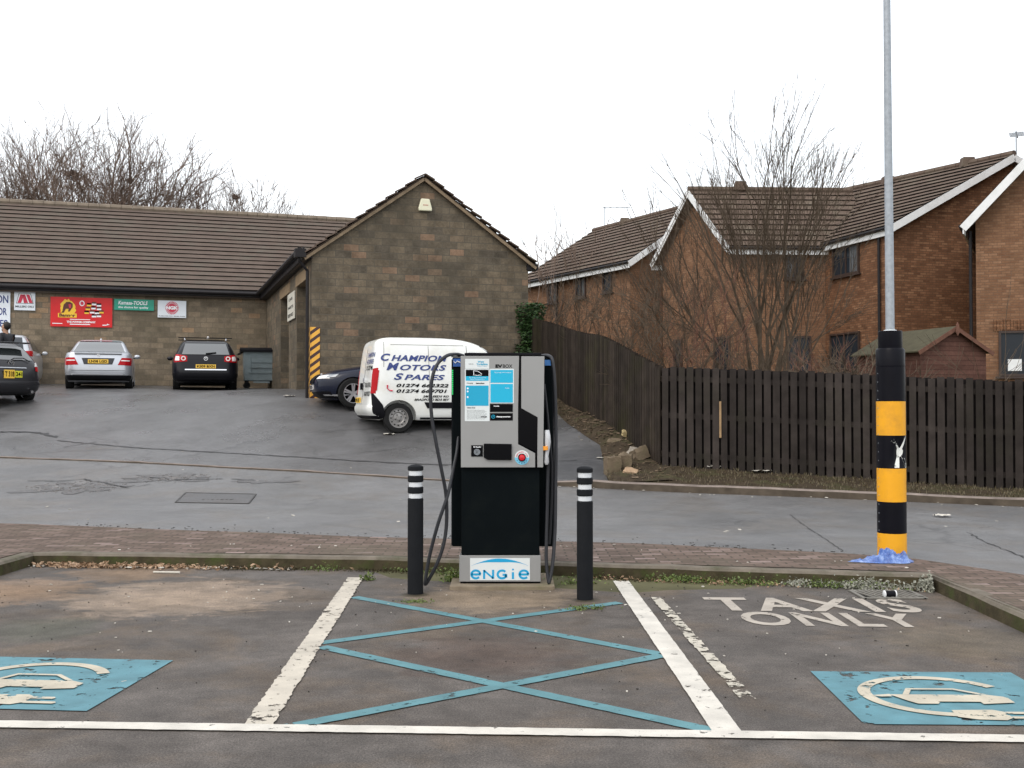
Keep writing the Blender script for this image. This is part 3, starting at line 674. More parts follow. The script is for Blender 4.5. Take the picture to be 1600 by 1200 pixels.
t, wd, hh, fn = sign('oil_sign', 'small white sign with a red slanted letter M', 21, 54, 455, 485, m_signw)
f2 = lambda u, v: fn(u, v, -.038)
flat('emblem', [[(.10,.35),(.22,.88),(.78,.88),(.92,.35)]], m_text, t, fn); flat('emblem', [[(.125,.37),(.24,.865),(.765,.865),(.89,.37)]], m_wtext, t, lambda u, v: fn(u, v, -.036))
flat('emblem', [[(.16,.38),(.30,.82),(.48,.82),(.33,.38)],[(.38,.82),(.52,.82),(.66,.38),(.46,.38)],[(.56,.82),(.72,.82),(.88,.38),(.72,.38)]], m_sred, t, f2)
text('lettering', 'MILLERS OILS', m_text, t, fn, (.06,.94,.14,.24))
t, wd, hh, fn = sign('red_banner', 'red advertising banner with yellow bull emblem', 78, 174.5, 465, 511, m_banner)
rb = random.Random(7); star = [(.275+.125*(1+.13*rb.uniform(-1,1))*math.cos(a_)*1.0, .62+.30*(1+.13*rb.uniform(-1,1))*math.sin(a_)) for a_ in [2*math.pi*i/26 for i in range(26)]]
flat('emblem', [star], m_gold, t, fn)
m_brn = PLAIN('banner_brown', (.10,.02,.01), .5)
flat('emblem', [[(.19,.54),(.21,.74),(.25,.83),(.31,.84),(.355,.78),(.355,.66),(.33,.58),(.30,.50),(.28,.52),(.29,.60),(.245,.60),(.215,.47),(.17,.46),(.20,.56)]], m_brn, t, f2)
flat('emblem', [[(.285,.76),(.33,.76),(.33,.64),(.30,.62)]], m_sred, t, lambda u, v: fn(u, v, -.042))
flat('emblem', [[(.12,.31),(.12,.45),(.42,.45),(.42,.31)]], m_gold, t, lambda u, v: fn(u, v, -.036)); text('lettering', 'Banner', m_brn, t, f2, (.14,.40,.33,.44), bold=.05)
ring = [(.505+.042*math.cos(a_)*1, .80+.095*math.sin(a_)) for a_ in [2*math.pi*i/18 for i in range(18)]]; flat('emblem', [ring], m_wtext, t, fn)
ring = [(.505+.028*math.cos(a_)*1, .80+.063*math.sin(a_)) for a_ in [2*math.pi*i/18 for i in range(18)]]; flat('emblem', [ring], m_sred, t, f2)
for i, (u, v) in enumerate([(.62,.76),(.70,.80),(.78,.76),(.60,.63),(.69,.66),(.78,.64),(.58,.50),(.67,.52),(.75,.50),(.82,.53),(.70,.39),(.78,.40)]):
    flat('battery_picture', [[(u-.035,v-.055),(u-.035,v+.03),(u+.038,v+.03),(u+.038,v-.055)]], m_wtext if i % 3 else m_gold, t, lambda a_, b_: fn(a_, b_, -.036))
    flat('battery_picture', [[(u-.035,v+.0),(u-.035,v+.055),(u+.038,v+.055),(u+.038,v+.0)]], m_brn if i % 2 else m_text, t, f2)
text('lettering', 'THE POWER COMPANY', m_wtext, t, fn, (.26,.73,.13,.20), bold=.04)
for q_ in [[(.31,.24),(.31,.262),(.64,.262),(.64,.24)],[(.31,.07),(.31,.10),(.64,.10),(.64,.07)],[(.03,.09),(.03,.115),(.19,.115),(.19,.09)],[(.84,.06),(.84,.09),(.96,.09),(.92,.13),(.90,.06)]]: flat('lettering_bar', [q_], m_wtext, t, fn)
t, wd, hh, fn = sign('tools_sign', 'narrow green sign with white lettering beside the red banner', 177.5, 239.5, 468, 485, m_green)
text('lettering', 'Kamasa-TOOLS', m_wtext, t, fn, (.10,.84,.50,.84), shear=.2); text('lettering', 'the choice for quality', m_wtext, t, fn, (.10,.86,.12,.36))
t, wd, hh, fn = sign('spark_plug_sign', 'white sign with round red emblem reading NGK', 245.5, 290, 470, 496.5, m_signw)
pol = []
for i in range(26):
    a0 = 2*math.pi*i/26; a1 = a0+2*math.pi/26*.62; q = lambda r_, a_: (.5+.235*r_*math.cos(a_), .57+.385*r_*math.sin(a_)); pol.append([q(.5,a0),q(1,a0),q(1,a1),q(.5,a1)])
flat('emblem', pol, m_sred, t, fn); flat('emblem', [[(.5+.15*math.cos(a_), .57+.24*math.sin(a_)) for a_ in [2*math.pi*i/20 for i in range(20)]], [(.27,.49),(.27,.66),(.73,.66),(.73,.49)]][:1], m_sred, t, lambda u, v: fn(u, v, -.037))
text('lettering', 'NGK', m_wtext, t, lambda u, v: fn(u, v, -.042), (.29,.71,.47,.68), bold=.06); text('lettering', 'B J MOORES NO.1 SPARK PLUGS', m_text, t, fn, (.04,.96,.05,.11))
# vertical sign on the pier between the two doors
pz0, pz1 = at(455, 500, 29.4).z, at(455, 458, 29.4).z; q = wpos(Gp(6.95,.02,0))
t = thing('pier_sign', 'cream sign on the pier between the two garage doors', 'sign', (q.x, q.y, pz0), math.atan2(Gs.y, Gs.x))
mb = MB(); mb.b2(-.72,.72,-.03,0,0,pz1-pz0); mb.build('board', MAT('sign_cream', (.62,.60,.52), .4, .05), t)
fn = lambda u, v: Vector(((u-.5)*1.44, -.034, v*(pz1-pz0)))
text('lettering', 'CAR', m_text, t, fn, (.2,.8,.72,.82)); text('lettering', 'PARTS', m_text, t, fn, (.12,.88,.42,.52)); text('lettering', 'SERVICE', m_text, t, fn, (.1,.9,.12,.24))
# ------------------------------------------------------------------ houses beyond the fence
def V2(a, z): return Vector((a[0], a[1], z))
m_curt = MAT('grey_curtain', (.11,.115,.12), .9, .2)
def window(par, a, b, s0, s1, z0, z1, out, mull=1, curtain=False, sill=True, arch=False):
    """frame+pane on the wall line a-b (2d, local), s along it, out = outward 2d normal"""
    a = Vector(a); b = Vector(b); d = (b-a).normalized(); o = Vector(out)
    P = lambda s, z, k: Vector((a.x+d.x*s+o.x*k, a.y+d.y*s+o.y*k, z))
    mb = MB(); f = .06
    for s in (s0+f/2, s1-f/2): mb.beam(P(s,z0,.03), P(s,z1,.03), .07, f, (d.x,d.y,0))
    for z in (z0+f/2, z1-f/2): mb.beam(P(s0,z,.032), P(s1,z,.032), .07, f)
    for i in range(mull): s = s0+(s1-s0)*(i+1)/(mull+1); mb.beam(P(s,z0,.025), P(s,z1,.025), .05, f*.8, (d.x,d.y,0))
    fr = mb.build('window', m_woodframe, par)
    mb = MB(); mb.prism([P(s0+.02,z0+.02,.004), P(s1-.02,z0+.02,.004), P(s1-.02,z1-.02,.004), P(s0+.02,z1-.02,.004)], Vector((o.x,o.y,0))*.012); mb.build('pane', m_winglass, fr)
    if mull and z0 > 3.5:
        w_ = (s1-s0)*.34; mb = MB(); mb.grid(lambda u, v: P(s0+.06+w_*u, z0+.05+(z1-z0-.1)*v, .018+.003*math.sin(u*30)), 24, 1); mb.build('curtain', m_curt, fr)
    if sill:
        mb = MB(); mb.beam(P(s0-.08,z0-.04,.04), P(s1+.08,z0-.04,.04), .14, .06); mb.build('sill', m_woodframe, fr)
    return fr
def house(name, label, p0, p1, p2, p3, zb, ze, za, R0, R1, mwall, mroof, n=12, ov=.3, ov_g=.35, far=True):
    """p0-p1 near gable end, p3-p2 far one; R0, R1 the ridge ends over them"""
    org = Vector((p0[0], p0[1], 0)); l = lambda p: Vector((p[0]-org.x, p[1]-org.y))
    p0, p1, p2, p3, R0, R1 = map(l, (p0, p1, p2, p3, R0, R1)); t = thing(name, label, 'house', org)
    mb = MB(); z = lambda p, h: Vector((p.x, p.y, h))
    vs = [z(p0,zb),z(p1,zb),z(p2,zb),z(p3,zb),z(p0,ze),z(p1,ze),z(p2,ze),z(p3,ze),z(R0,za-.1),z(R1,za-.1)]
    mb.add(vs, [(0,1,5,8,4),(1,2,6,5),(2,3,7,9,6),(3,0,4,7),(0,3,2,1)]); mb.build('wall', mwall, t)
    ctr = (p0+p1+p2+p3)/4; gd = (R0-R1).normalized()
    for a, b in ((p0,p3),(p1,p2)):
        o = ((a-R0)-(gd*((a-R0).dot(gd)))).normalized(); run = (a-R0).dot(o); sl_ = (za-ze)/run
        e0 = z(a+o*ov+gd*ov_g, ze-ov*sl_+.1); e1 = z(b+o*ov-gd*ov_g, ze-ov*sl_+.1); r0 = z(R0+gd*ov_g, za+.06); r1 = z(R1-gd*ov_g, za+.06)
        up = (Vector((o.x,o.y,0))*sl_+Vector((0,0,1))).normalized()
        mb = MB(); roof_courses(mb, e0, e1, r0, r1, n, up, .06, .003, 3, 14); dn = up*.07; slab(mb, e0-dn, e1-dn, r0-dn, r1-dn, .06, up); mb.build('roof', [mroof, m_tiledge], t, fix=False)
        mb = MB(); dz = Vector((0,0,1))
        mb.beam(e0-dz*.14-up*.02, e1-dz*.14-up*.02, .035, .24); mb.build('fascia', m_white, t)
        mb = MB(); mb.tube([e0-dz*.06+Vector((o.x,o.y,0))*.06, e1-dz*.06+Vector((o.x,o.y,0))*.06], .055, 8); mb.build('gutter', m_gutter, t)
        for A, B, s in ((e0, r0, 1), (e1, r1, -1))[:2 if far else 1]:
            mb = MB(); g3 = Vector((gd.x, gd.y, 0))*s; mb.beam(A-dz*.13+g3*.01, B-dz*.10+g3*.01, .035, .22, (0,0,1)); mb.build('bargeboard', m_white, t)
            mb = MB(); mb.prism([A-dz*.10, B-dz*.09, B-dz*.09-g3*(ov_g+.0), A-dz*.10-g3*(ov_g+.0)], (0,0,-.015)); mb.build('soffit', m_white, t)
    mb = MB(); L_ = (R0-R1).length+2*ov_g; k = int(L_/.4); A = z(R0+gd*ov_g, za+.08); B = z(R1-gd*ov_g, za+.08)
    for i in range(k): mb.tube([A.lerp(B, i/k), A.lerp(B, (i+.96)/k)], .12, 8)
    mb.build('ridge_capping', mroof, t)
    return t, p0, p1, p2, p3
def outn(a, b, ctr):
    d = (b-a).normalized(); n = Vector((d.y, -d.x)); return n if n.dot((a+b)/2-ctr) > 0 else -n
# A : far terrace, long side towards the garage
dA = Vector((-3.86,7.05)).normalized(); nA = Vector((.877,.48)); A0 = Vector((4.49,41.25)); A3 = A0+dA*8.2
tA, p0, p1, p2, p3 = house('brick_house', 'far brick house whose long side looks over the side fence', A0, A0+nA*7.8, A3+nA*7.8, A3, 1.4, 7.15, 9.69, A0+nA*3.9, A3+nA*3.9, m_brick, m_tile2, 13)
o = outn(p0, p3, (p0+p2)/2)
for pa, pb, ya, yb in ((857,872,442,473),(901,916,431,465),(943,957,414,457)):
    # solve the position along the wall from the photograph's measurements
    def sol(px):
        k = (px-800)/F; return (A0.x-k*A0.y)/(k*dA.y-dA.x)
    s0, s1 = sorted((sol(pa), sol(pb))); Y = A0.y+dA.y*(s0+s1)/2; window(tA, p0, p3, s0, s1, at(400, yb, Y).z, at(400, ya, Y).z, o, 1 if pb < 940 else 0)
window(tA, p0, p3, 1.9, 3.1, 2.9, 4.1, o, 1)
mb = MB(); q = p0+dA*5.3+o*.07; mb.tube([(q.x,q.y,1.4),(q.x,q.y,6.9)], .04, 8); mb.build('downpipe', m_gutter, tA)
def roofdet(t, x, y, z, hood=True):
    mb = MB(); mb.prism([(x-.25,y-.15,z-.1),(x+.25,y-.15,z-.1),(x+.18,y-.12,z+.22),(x-.18,y-.12,z+.22)], (0,.3,0)); mb.build('ridge_vent', m_tile2, t)
a = (A0+nA*3.9+dA*6.0)-A0; roofdet(tA, a.x, a.y, 9.75)
a = (A0+nA*3.9+dA*1.6)-A0; roofdet(tA, a.x, a.y, 9.75)
def aerial(label, x, y, z0, h, rz, n=5, L_=.9):
    t = thing('television_aerial', label, 'aerial', (x, y, z0), rz); mb = MB(); mb.tube([(0,0,0),(0,0,h)], .022, 6); mb.build('mast', m_galv, t)
    mb = MB(); mb.tube([(-.1,0,h-.05),(L_,0,h-.12)], .018, 6)
    for i in range(n): x_ = L_*i/n; mb.tube([(x_,-.22,h-.05-x_*.08),(x_,.22,h-.05-x_*.08)], .010, 5)
    mb.build('antenna_arms', m_galv, t)
aerial('thin aerial standing on the ridge of the far house', (A0+nA*3.9+dA*7.6).x, (A0+nA*3.9+dA*7.6).y, 9.6, 1.15, R(-20), 4, 1.2)
# B : gable end towards the camera
B0, B1 = Vector((5.7,41)), Vector((7.75,37.1)); e = Vector((2.98,.14)); RB = Vector((6.73,39.05))
tB, p0, p1, p2, p3 = house('brick_house', 'brick house behind the bare tree with white-edged gable end', B0, B1, B1+e*1.35, B0+e*1.5, 1.3, 7.15, 9.30, RB, RB+e*1.75, m_brick, m_tile2, 11, .22, .4, False)
o = outn(p0, p1, (p0+p2)/2); dB = (B1-B0).normalized()
def solB(px, P, d): k = (px-800)/F; return (P.x-k*P.y)/(k*d.y-d.x)
for pa, pb, ya, yb in ((1054,1067,531,585),(1117,1142,526,585)):
    s0, s1 = solB(pa,B0,dB), solB(pb,B0,dB); Y = B0.y+dB.y*(s0+s1)/2; window(tB, p0, p1, s0, s1, at(400,yb,Y).z, at(400,ya,Y).z, o, 0, sill=False)
o = outn(p1, p2, (p0+p2)/2); de = e.normalized()
for pa, pb, ya, yb in ((1228,1257,391,436),(1230,1267,525,590)):
    s0, s1 = solB(pa,B1,de), solB(pb,B1,de); window(tB, p1, p2, s0, min(s1, (p2-p1).length-.05), at(400,yb,37.2).z, at(400,ya,37.2).z, o, 1)
roofdet(tB, RB.x-B0.x+1.5, RB.y-B0.y, 9.45)
# C : coming forward on the right of B
C1 = Vector((10.73,37.3)); C0 = Vector((11.63,33.8)); gC = Vector((3.4,.9)).normalized(); dC = (C1-C0).normalized()
tC, p0, p1, p2, p3 = house('brick_house', 'brick house with long white bargeboard behind the lamp post', C0, C0+gC*8.9, C0+gC*8.9+dC*9, C0+dC*7.2, 1.2, 7.15, 9.58, C0+gC*4.45, Vector((11.9,41.6)), m_brick2, m_tile2, 14, .2, .3)
o = outn(p0, p3, (p0+p2)/2)
for pa, pb, ya, yb in ((1304,1345,384,430),(1299,1345,520,592)):
    s0, s1 = sorted((solB(pa,C0,dC), solB(pb,C0,dC))); s0 = max(s0, .3); Y = C0.y+dC.y*(s0+s1)/2; window(tC, p0, p3, s0, s1, at(400,yb,Y).z, at(400,ya,Y).z, o, 1)
mb = MB(); q = p0+dC*.25+o*.07; mb.tube([(q.x,q.y,1.2),(q.x,q.y,6.9)], .045, 8); mb.build('downpipe', m_gutter, tC)
a = (C0+gC*4.45)-C0; b = Vector((11.9,41.6))-C0; q = a.lerp(b,.18); roofdet(tC, q.x, q.y, 9.65); q = a.lerp(b,.6); roofdet(tC, q.x, q.y, 9.6)
# D : nearest, cut by the frame
D0 = Vector((13.25,31)); gD = Vector((.96,-.28)); dD = Vector((.45,.893))
tD, p0, p1, p2, p3 = house('brick_house', 'nearest brick house, cut off by the right edge', D0, D0+gD*7.2, D0+gD*7.2+dD*8, D0+dD*8, -.1, 6.95, 10.85, D0+gD*3.6, D0+gD*3.6+dD*8, m_brick, m_tile2, 14, .3, .55)
o = outn(p0, p1, (p0+p2)/2)
window(tD, p0, p1, solB(1561,D0,gD), solB(1561,D0,gD)+1.5, at(400,588,31).z, at(400,518,31).z, o, 1)
mb = MB(); s = solB(1575,D0,gD); P = lambda s_, z: Vector((gD.x*s_+o.x*.02, gD.y*s_+o.y*.02, z))
mb.prism([P(s,at(0,580,31).z), P(s+.36,at(0,580,31).z), P(s+.36,at(0,562,31).z), P(s,at(0,562,31).z)], Vector((o.x,o.y,0))*.02); mb.build('notice_card', m_white, tD)
mb = MB(); s0 = solB(1555,D0,gD)
for i in range(20): mb.box(P(s0+i*.09, at(0,509,31).z)-Vector((0,0,0)), (.075,.03,.30), rz=math.atan2(gD.y,gD.x))
mb.build('brick_lintel', m_brick2, tD)
mb = MB(); mb.tube([(-.10,.12,.9),(-.10,.12,6.6)], .05, 8); mb.build('downpipe', m_gutter, tD)
aerial('spiky aerial above the roof at the right edge', 16.25, 34.9, 9.3, 1.15, R(60), 7, .5)
# shed
S0 = Vector((9.38,25)); gS = Vector((.953,.303)); dS = Vector((-.303,.953)); t = thing('garden_shed', 'reddish wooden shed with green felt roof behind the fence', 'shed', (S0.x, S0.y, 0))
W_, L_, se, sa = 1.85, 2.4, 2.86, 3.38; Q = lambda a, b, z: Vector((gS.x*a+dS.x*b, gS.y*a+dS.y*b, z))
mb = MB(); mb.add([Q(0,0,1),Q(W_,0,1),Q(W_,L_,1),Q(0,L_,1),Q(0,0,se),Q(W_,0,se),Q(W_,L_,se),Q(0,L_,se),Q(W_/2,0,sa),Q(W_/2,L_,sa)], [(0,1,5,8,4),(1,2,6,5),(2,3,7,9,6),(3,0,4,7),(4,8,9,7),(5,6,9,8),(0,3,2,1)]); mb.build('wall', m_shed, t)
for s in (-1, 1):
    mb = MB(); k = (sa-se)/(W_/2); x0 = W_/2+s*(W_/2+.12); up = Vector((0,0,1))
    slab(mb, Q(x0,-.1,se-.12*k+.05), Q(x0,L_+.1,se-.12*k+.05), Q(W_/2,-.1,sa+.05), Q(W_/2,L_+.1,sa+.05), .03, up); mb.build('roof', m_felt, t)
    mb = MB(); mb.beam(Q(x0,-.12,se-.12*k), Q(W_/2,-.12,sa), .02, .09, (0,0,1)); mb.build('bargeboard', m_barkr, t)
mb = MB(); mb.prism([Q(W_/2-.05,-.14,sa-.1),Q(W_/2,-.14,sa-.18),Q(W_/2+.05,-.14,sa-.1),Q(W_/2+.04,-.14,sa+.05),Q(W_/2,-.14,sa+.15),Q(W_/2-.04,-.14,sa+.05)], (gS.y*.02,-.02,0)); mb.build('finial', m_barkr, t)
# ------------------------------------------------------------------ fences
def poly_at(P, s):
    for a, b in zip(P[:-1], P[1:]):
        a = Vector(a[:2]); b = Vector(b[:2]); l = (b-a).length
        if s <= l: return a+(b-a)*(s/l), (b-a).normalized()
        s -= l
    return b, (b-a).normalized()
def plen(P): return sum((Vector(b[:2])-Vector(a[:2])).length for a, b in zip(P[:-1], P[1:]))
def fence(name, label, P, pit, wd, ht, mat, side, rails, missing=(), posts=2.4, seed=1):
    rnd = random.Random(seed); org = Vector((P[0][0], P[0][1], 0)); t = thing(name, label, 'fence', org); Ln = plen(P)
    mb = MB(); s = wd/2
    while s < Ln:
        p, d = poly_at(P, s); n = Vector((-d.y, d.x))*side; z0 = H(p.x, p.y)+.05+rnd.uniform(-.015,.02); c_ = p+n*.045-org.xy
        if not any(a < s < b for a, b in missing):
            tl = rnd.uniform(-.006,.006); mb.beam((c_.x,c_.y,z0), (c_.x+d.x*tl,c_.y+d.y*tl,H(p.x,p.y)+.02+ht+rnd.uniform(-.028,.02)), .019, wd*rnd.uniform(.94,1.03), (d.x,d.y,0))
        s += pit
    mb.build('slats', mat, t)
    for r in rails:
        mb = MB(); k = int(Ln/1.2)
        for i in range(k):
            a, d = poly_at(P, Ln*i/k); b, _ = poly_at(P, Ln*(i+1)/k-.001); mb.beam(V2(a-org.xy, H(a.x,a.y)+r), V2(b-org.xy, H(b.x,b.y)+r), .045, .09)
        mb.build('rail', mat, t)
    s = .05
    while s < Ln:
        p, d = poly_at(P, s); n = Vector((-d.y, d.x))*side; c_ = p-n*.07-org.xy; z0 = H(p.x,p.y)-.1; mb = MB(); mb.box((c_.x,c_.y,z0+ht/2), (.1,.1,ht+.06), rz=math.atan2(d.y,d.x)); mb.build('post', mat, t); s += posts
    # back boards close the view through, as in a hit-and-miss fence
    mb = MB(); s = pit
    while s < Ln:
        p, d = poly_at(P, s); n = Vector((-d.y, d.x))*side; c_ = p-n*.045-org.xy; z0 = H(p.x,p.y)+.05
        mb.beam((c_.x,c_.y,z0), (c_.x,c_.y,z0+ht-.04), .019, wd*1.05, (d.x,d.y,0)); s += pit
    mb.build('back_boards', m_gap if pit > .13 else mat, t)
    return t
tf = fence('wooden_fence', 'dark slatted wooden fence along the road', FR, .144, .110, 1.80, m_fence, -1, (.30,.98,1.62), [], 2.42, 2)
fence('side_fence', 'dark close-boarded fence running back beside the forecourt', FB, .125, .105, 1.80, m_fence2, 1, (.3,1.0,1.6), (), 2.0, 3)
mb = MB(); p, d = poly_at(FR, 1.0); q = p-Vector((FR[0][0],FR[0][1])); z0 = H(p.x,p.y); mb.box((q.x-.02,q.y-.07,z0+.95), (.035,.02,.62), rz=R(-16)); mb.build('split_board', MAT('bare_split_wood', (.30,.20,.11), .8, .3), tf)
# rubble blocks at the end of the side fence
m_rub = MAT('broken_sandstone', (.15,.115,.078), .9, .3, 7, .8, 30, dirt=((.10,.09,.05),4,.8)); m_rubw = MAT('pale_rubble', (.30,.265,.22), .85, .2, 7, .6, 30)
rnd = random.Random(21)
def rubble(px, py, d, label, mat, rz, tilt=0, lift=0):
    p = g(px, py); mb = MB(); bm = bmesh.new(); bmesh.ops.create_cube(bm, size=1); bmesh.ops.subdivide_edges(bm, edges=bm.edges, cuts=2, use_grid_fill=True)
    for v in bm.verts:
        k = 1-.10*max(0, v.co.length-.62)*3; v.co *= k; v.co += Vector((mnoise.noise(v.co*2.3+Vector((px,0,0))), mnoise.noise(v.co*2.3+Vector((0,py,0))), mnoise.noise(v.co*2.3+Vector((0,0,px)))))*.16
        v.co = Vector((v.co.x*d[0], v.co.y*d[1], v.co.z*d[2]))
    me = bpy.data.meshes.new('rubble_block'); bm.to_mesh(me); bm.free(); o = finish('rubble_block', me, mat, None, True, angle=25)
    o.scale = (.88,.88,.88); o.location = (p.x, p.y, p.z+d[2]*.32+lift); o.rotation_euler = (R(tilt), R(tilt*.6), R(rz)); tag(o, label, 'rubble', 'rubble blocks heaped at the foot of the fence')
rubble(957,742,(.30,.28,.42),'upright brown block at the left of the rubble heap', m_rub, 10, 4)
rubble(977,738,(.26,.26,.40),'brown block standing in the middle of the rubble heap', m_rub, -8, 6, .02)
rubble(1000,728,(.34,.22,.26),'brown slab leaning on the fence in the rubble', m_rub, 30, -22, .12)
rubble(991,726,(.24,.20,.22),'whitest block lying on top of the rubble heap', m_rubw, 24, 25, .12)
rubble(985,747,(.26,.22,.20),'pale orange broken block lowest and nearest the road', MAT('orange_rubble', (.34,.235,.15), .9, .3, 9, .7), -25, 18)
rubble(978,697,(.16,.13,.12),'small yellow stone perched at the back of the rubble', MAT('yellow_rubble', (.38,.30,.16), .9, .3, 9, .7), 10, 20, .2)
rubble(962,700,(.30,.24,.16),'dark flat stone behind the rubble heap', m_rub, -30, 8, .05)

# ------------------------------------------------------------------ trees and plants
class Twigs:
    def __init__(s): s.v = []; s.f = []
    def seg(s, a, b, ra, rb, n=3):
        d = (b-a); 
        if d.length < 1e-5: return
        d.normalize(); u = d.orthogonal().normalized(); w_ = d.cross(u); k = len(s.v)
        for p, r in ((a, ra), (b, rb)):
            for j in range(n): t = 6.2832*j/n; s.v.append(tuple(p+(u*math.cos(t)+w_*math.sin(t))*r))
        s.f += [(k+j, k+(j+1)%n, k+n+(j+1)%n, k+n+j) for j in range(n)]
    def build(s, name, mat, par):
        me = bpy.data.meshes.new(name); me.from_pydata(s.v, [], s.f); me.update(); return finish(name, me, mat, par, False, False)
def grow(T, p, d, L_, r, depth, rnd, o, Tt=None):
    """one branch: wobbling segments, side shoots, then a fork"""
    n = 4 if depth > 1 else 3; q = p; dd = d.copy(); tk = Tt if (Tt is not None and depth >= o['split']) else T
    for i in range(n):
        dd = (dd+Vector((rnd.gauss(0,1), rnd.gauss(0,1), rnd.gauss(0,1)))*o['wob']+Vector((0,0,o['up']))).normalized(); nx = q+dd*L_/n
        r1 = r*(1-.42*(i+1)/n); tk.seg(q, nx, r*(1-.42*i/n), r1, 7 if r > .05 else (4 if r > .015 else 3))
        if depth > 0 and i > (0 if depth < o['depth'] else 1):
            for _ in range(o['side']):
                if rnd.random() < .75:
                    a = rnd.uniform(0, 6.28); u = dd.orthogonal().normalized(); u.rotate(Matrix.Rotation(a, 3, dd)); sp = rnd.uniform(*o['spread']); nd = (dd*math.cos(sp)+u*math.sin(sp)).normalized()
                    grow(T, nx, nd, L_*rnd.uniform(.5,.78), max(o['rmin'], r1*rnd.uniform(.4,.62)), depth-1, rnd, o, Tt)
        q = nx
    if depth > 0:
        for _ in range(o['fork']):
            a = rnd.uniform(0, 6.28); u = dd.orthogonal().normalized(); u.rotate(Matrix.Rotation(a, 3, dd)); sp = rnd.uniform(o['spread'][0]*.6, o['spread'][0]*1.2); nd = (dd*math.cos(sp)+u*math.sin(sp)).normalized()
            grow(T, q, nd, L_*rnd.uniform(.65,.85), max(o['rmin'], r*.56), depth-1, rnd, o, Tt)
def tree(name, label, x, y, z, stems, o, seed, mat, cat='tree', group=None):
    rnd = random.Random(seed); t = thing(name, label, cat, (x, y, z), 0, group); A, B = Twigs(), Twigs()
    for (dx, dy, dz, L_, r, ox, oy) in stems: grow(A, Vector((ox,oy,-.1)), Vector((dx,dy,dz)).normalized(), L_, r, o['depth'], rnd, o, B)
    A.build('crown', mat, t); B.build('trunk', mat, t); return t
def OPT(depth, side=1, fork=2, spread=(.35,.75), wob=.13, up=.05, rmin=.006, split=None): return dict(depth=depth, side=side, fork=fork, spread=spread, wob=wob, up=up, rmin=rmin, split=depth if split is None else split)
G_ = 'bare trees rising behind the garage roof'
def bt(px, Y, top, seed, label, r=.20, spread=(.38,.85), lean=0):
    x = at(px, 300, Y).x; z = 2.4; hh = at(px, top, Y).z-z; o = OPT(5, 1, 2, spread, .12, .045, .009)
    return tree('bare_tree', label, x, Y, z, [(lean,0,1,hh*.36,r,0,0),(lean+.25,.1,1,hh*.33,r*.7,.15,0),(lean-.3,0,1,hh*.3,r*.6,-.1,0)], o, seed, m_bark, 'tree', G_)
bt(105,47,170,3,'tallest bare tree behind the garage roof, holding the large nest')
bt(18,46,238,8,'bare tree behind the garage roof at the left edge')
bt(160,48,300,12,'bare tree behind the roof between the tallest one and the gap')
bt(66,49,262,19,'low bare tree just left of the nest tree')
bt(285,48,250,5,'bushy bare tree behind the roof nearest the stone gable')
bt(345,49,292,15,'smallest bare tree behind the roof, right of the others')
bt(205,49,290,27,'bare tree behind the roof, between the nest tree and the bushy one')
def nest(px, py, Y, r, label, seed):
    rnd = random.Random(seed); T = Twigs(); c_ = at(px, py, Y)
    for i in range(150):
        a = Vector((rnd.gauss(0,1), rnd.gauss(0,1), rnd.gauss(0,.6))).normalized()*r*rnd.uniform(.3,1); b = a+Vector((rnd.gauss(0,1), rnd.gauss(0,1), rnd.gauss(0,.5))).normalized()*r*.8; T.seg(a, b, .02, .015)
    o = T.build('bird_nest', m_bark, None); o.location = c_; tag(o, label, 'nest')
nest(113,273,47,.26,'large round nest of twigs in the tallest bare tree',1); nest(203,282,48,.13,'small nest in the bare trees above the garage roof',2); nest(368,308,49,.14,'small nest in the rightmost bare tree above the roof',3)
# far thin trees in the gap between garage and houses
for px, top, sd_, lb in ((812,372,31,'thin far tree showing just right of the stone gable'),(845,355,32,'thin far tree in the gap before the houses'),(893,372,33,'low far tree against the end of the house roof')):
    x = at(px,400,46).x; hh = at(px,top,46).z-2.3; tree('bare_tree', lb, x, 46, 2.3, [(0,0,1,hh*.42,.07,0,0),(.3,0,1,hh*.40,.05,.2,0)], OPT(3,1,2,(.3,.6),.12,.06,.011), sd_, m_bark, 'tree', 'thin trees in the gap between garage and houses')
# large multi-stemmed tree in front of the houses
p = at(1192, 590, 25); rnd = random.Random(5); st = []
for i, (px_, k) in enumerate(((950,.88),(1005,1.0),(1060,1.1),(1110,1.0),(1150,1.2),(1172,1.1),(1192,1.0),(1225,1.12),(1262,1.02),(1310,.95),(1365,.88),(1420,.78))):
    st.append(((px_-1192)/560*1.7, rnd.uniform(-.35,.35), 1, 2.12*k, .044*k+.012, rnd.uniform(-.12,.12), rnd.uniform(-.12,.12)))
tree('bare_tree', 'large bare multi-stemmed tree in front of the brick houses', p.x, 25, 1.2, st, OPT(4,1,2,(.25,.58),.10,.06,.0052,3), 6, m_bark2)
def shrub(px, py, Y, spec, o, seed, label, mat, name='bare_shrub', cat='shrub', group=None):
    q = at(px, py, Y); z = H(q.x, Y)-.05; return tree(name, label, q.x, Y, z, spec, o, seed, mat, cat, group)
shrub(1072,600,23,[(-.45,0,1,1.3,.03,0,0),(-.15,.1,1,1.5,.035,.1,0),(.25,0,1,1.25,.03,.1,.1),(-.7,0,1,1.0,.02,-.1,0),(.05,-.1,1,1.2,.02,0,0)], OPT(3,1,2,(.3,.6),.12,.04,.005), 41, 'bare shrub behind the fence corner, before the white-edged gable', m_bark2)
shrub(1118,600,23.5,[(.1,0,1,1.5,.025,0,0),(-.2,.1,1,1.2,.022,0,0),(.3,0,1,1.1,.02,.1,.1)], OPT(3,1,2,(.25,.5),.09,.07,.005), 42, 'reddish upright stems between shrub and the large bare tree', m_barkr)
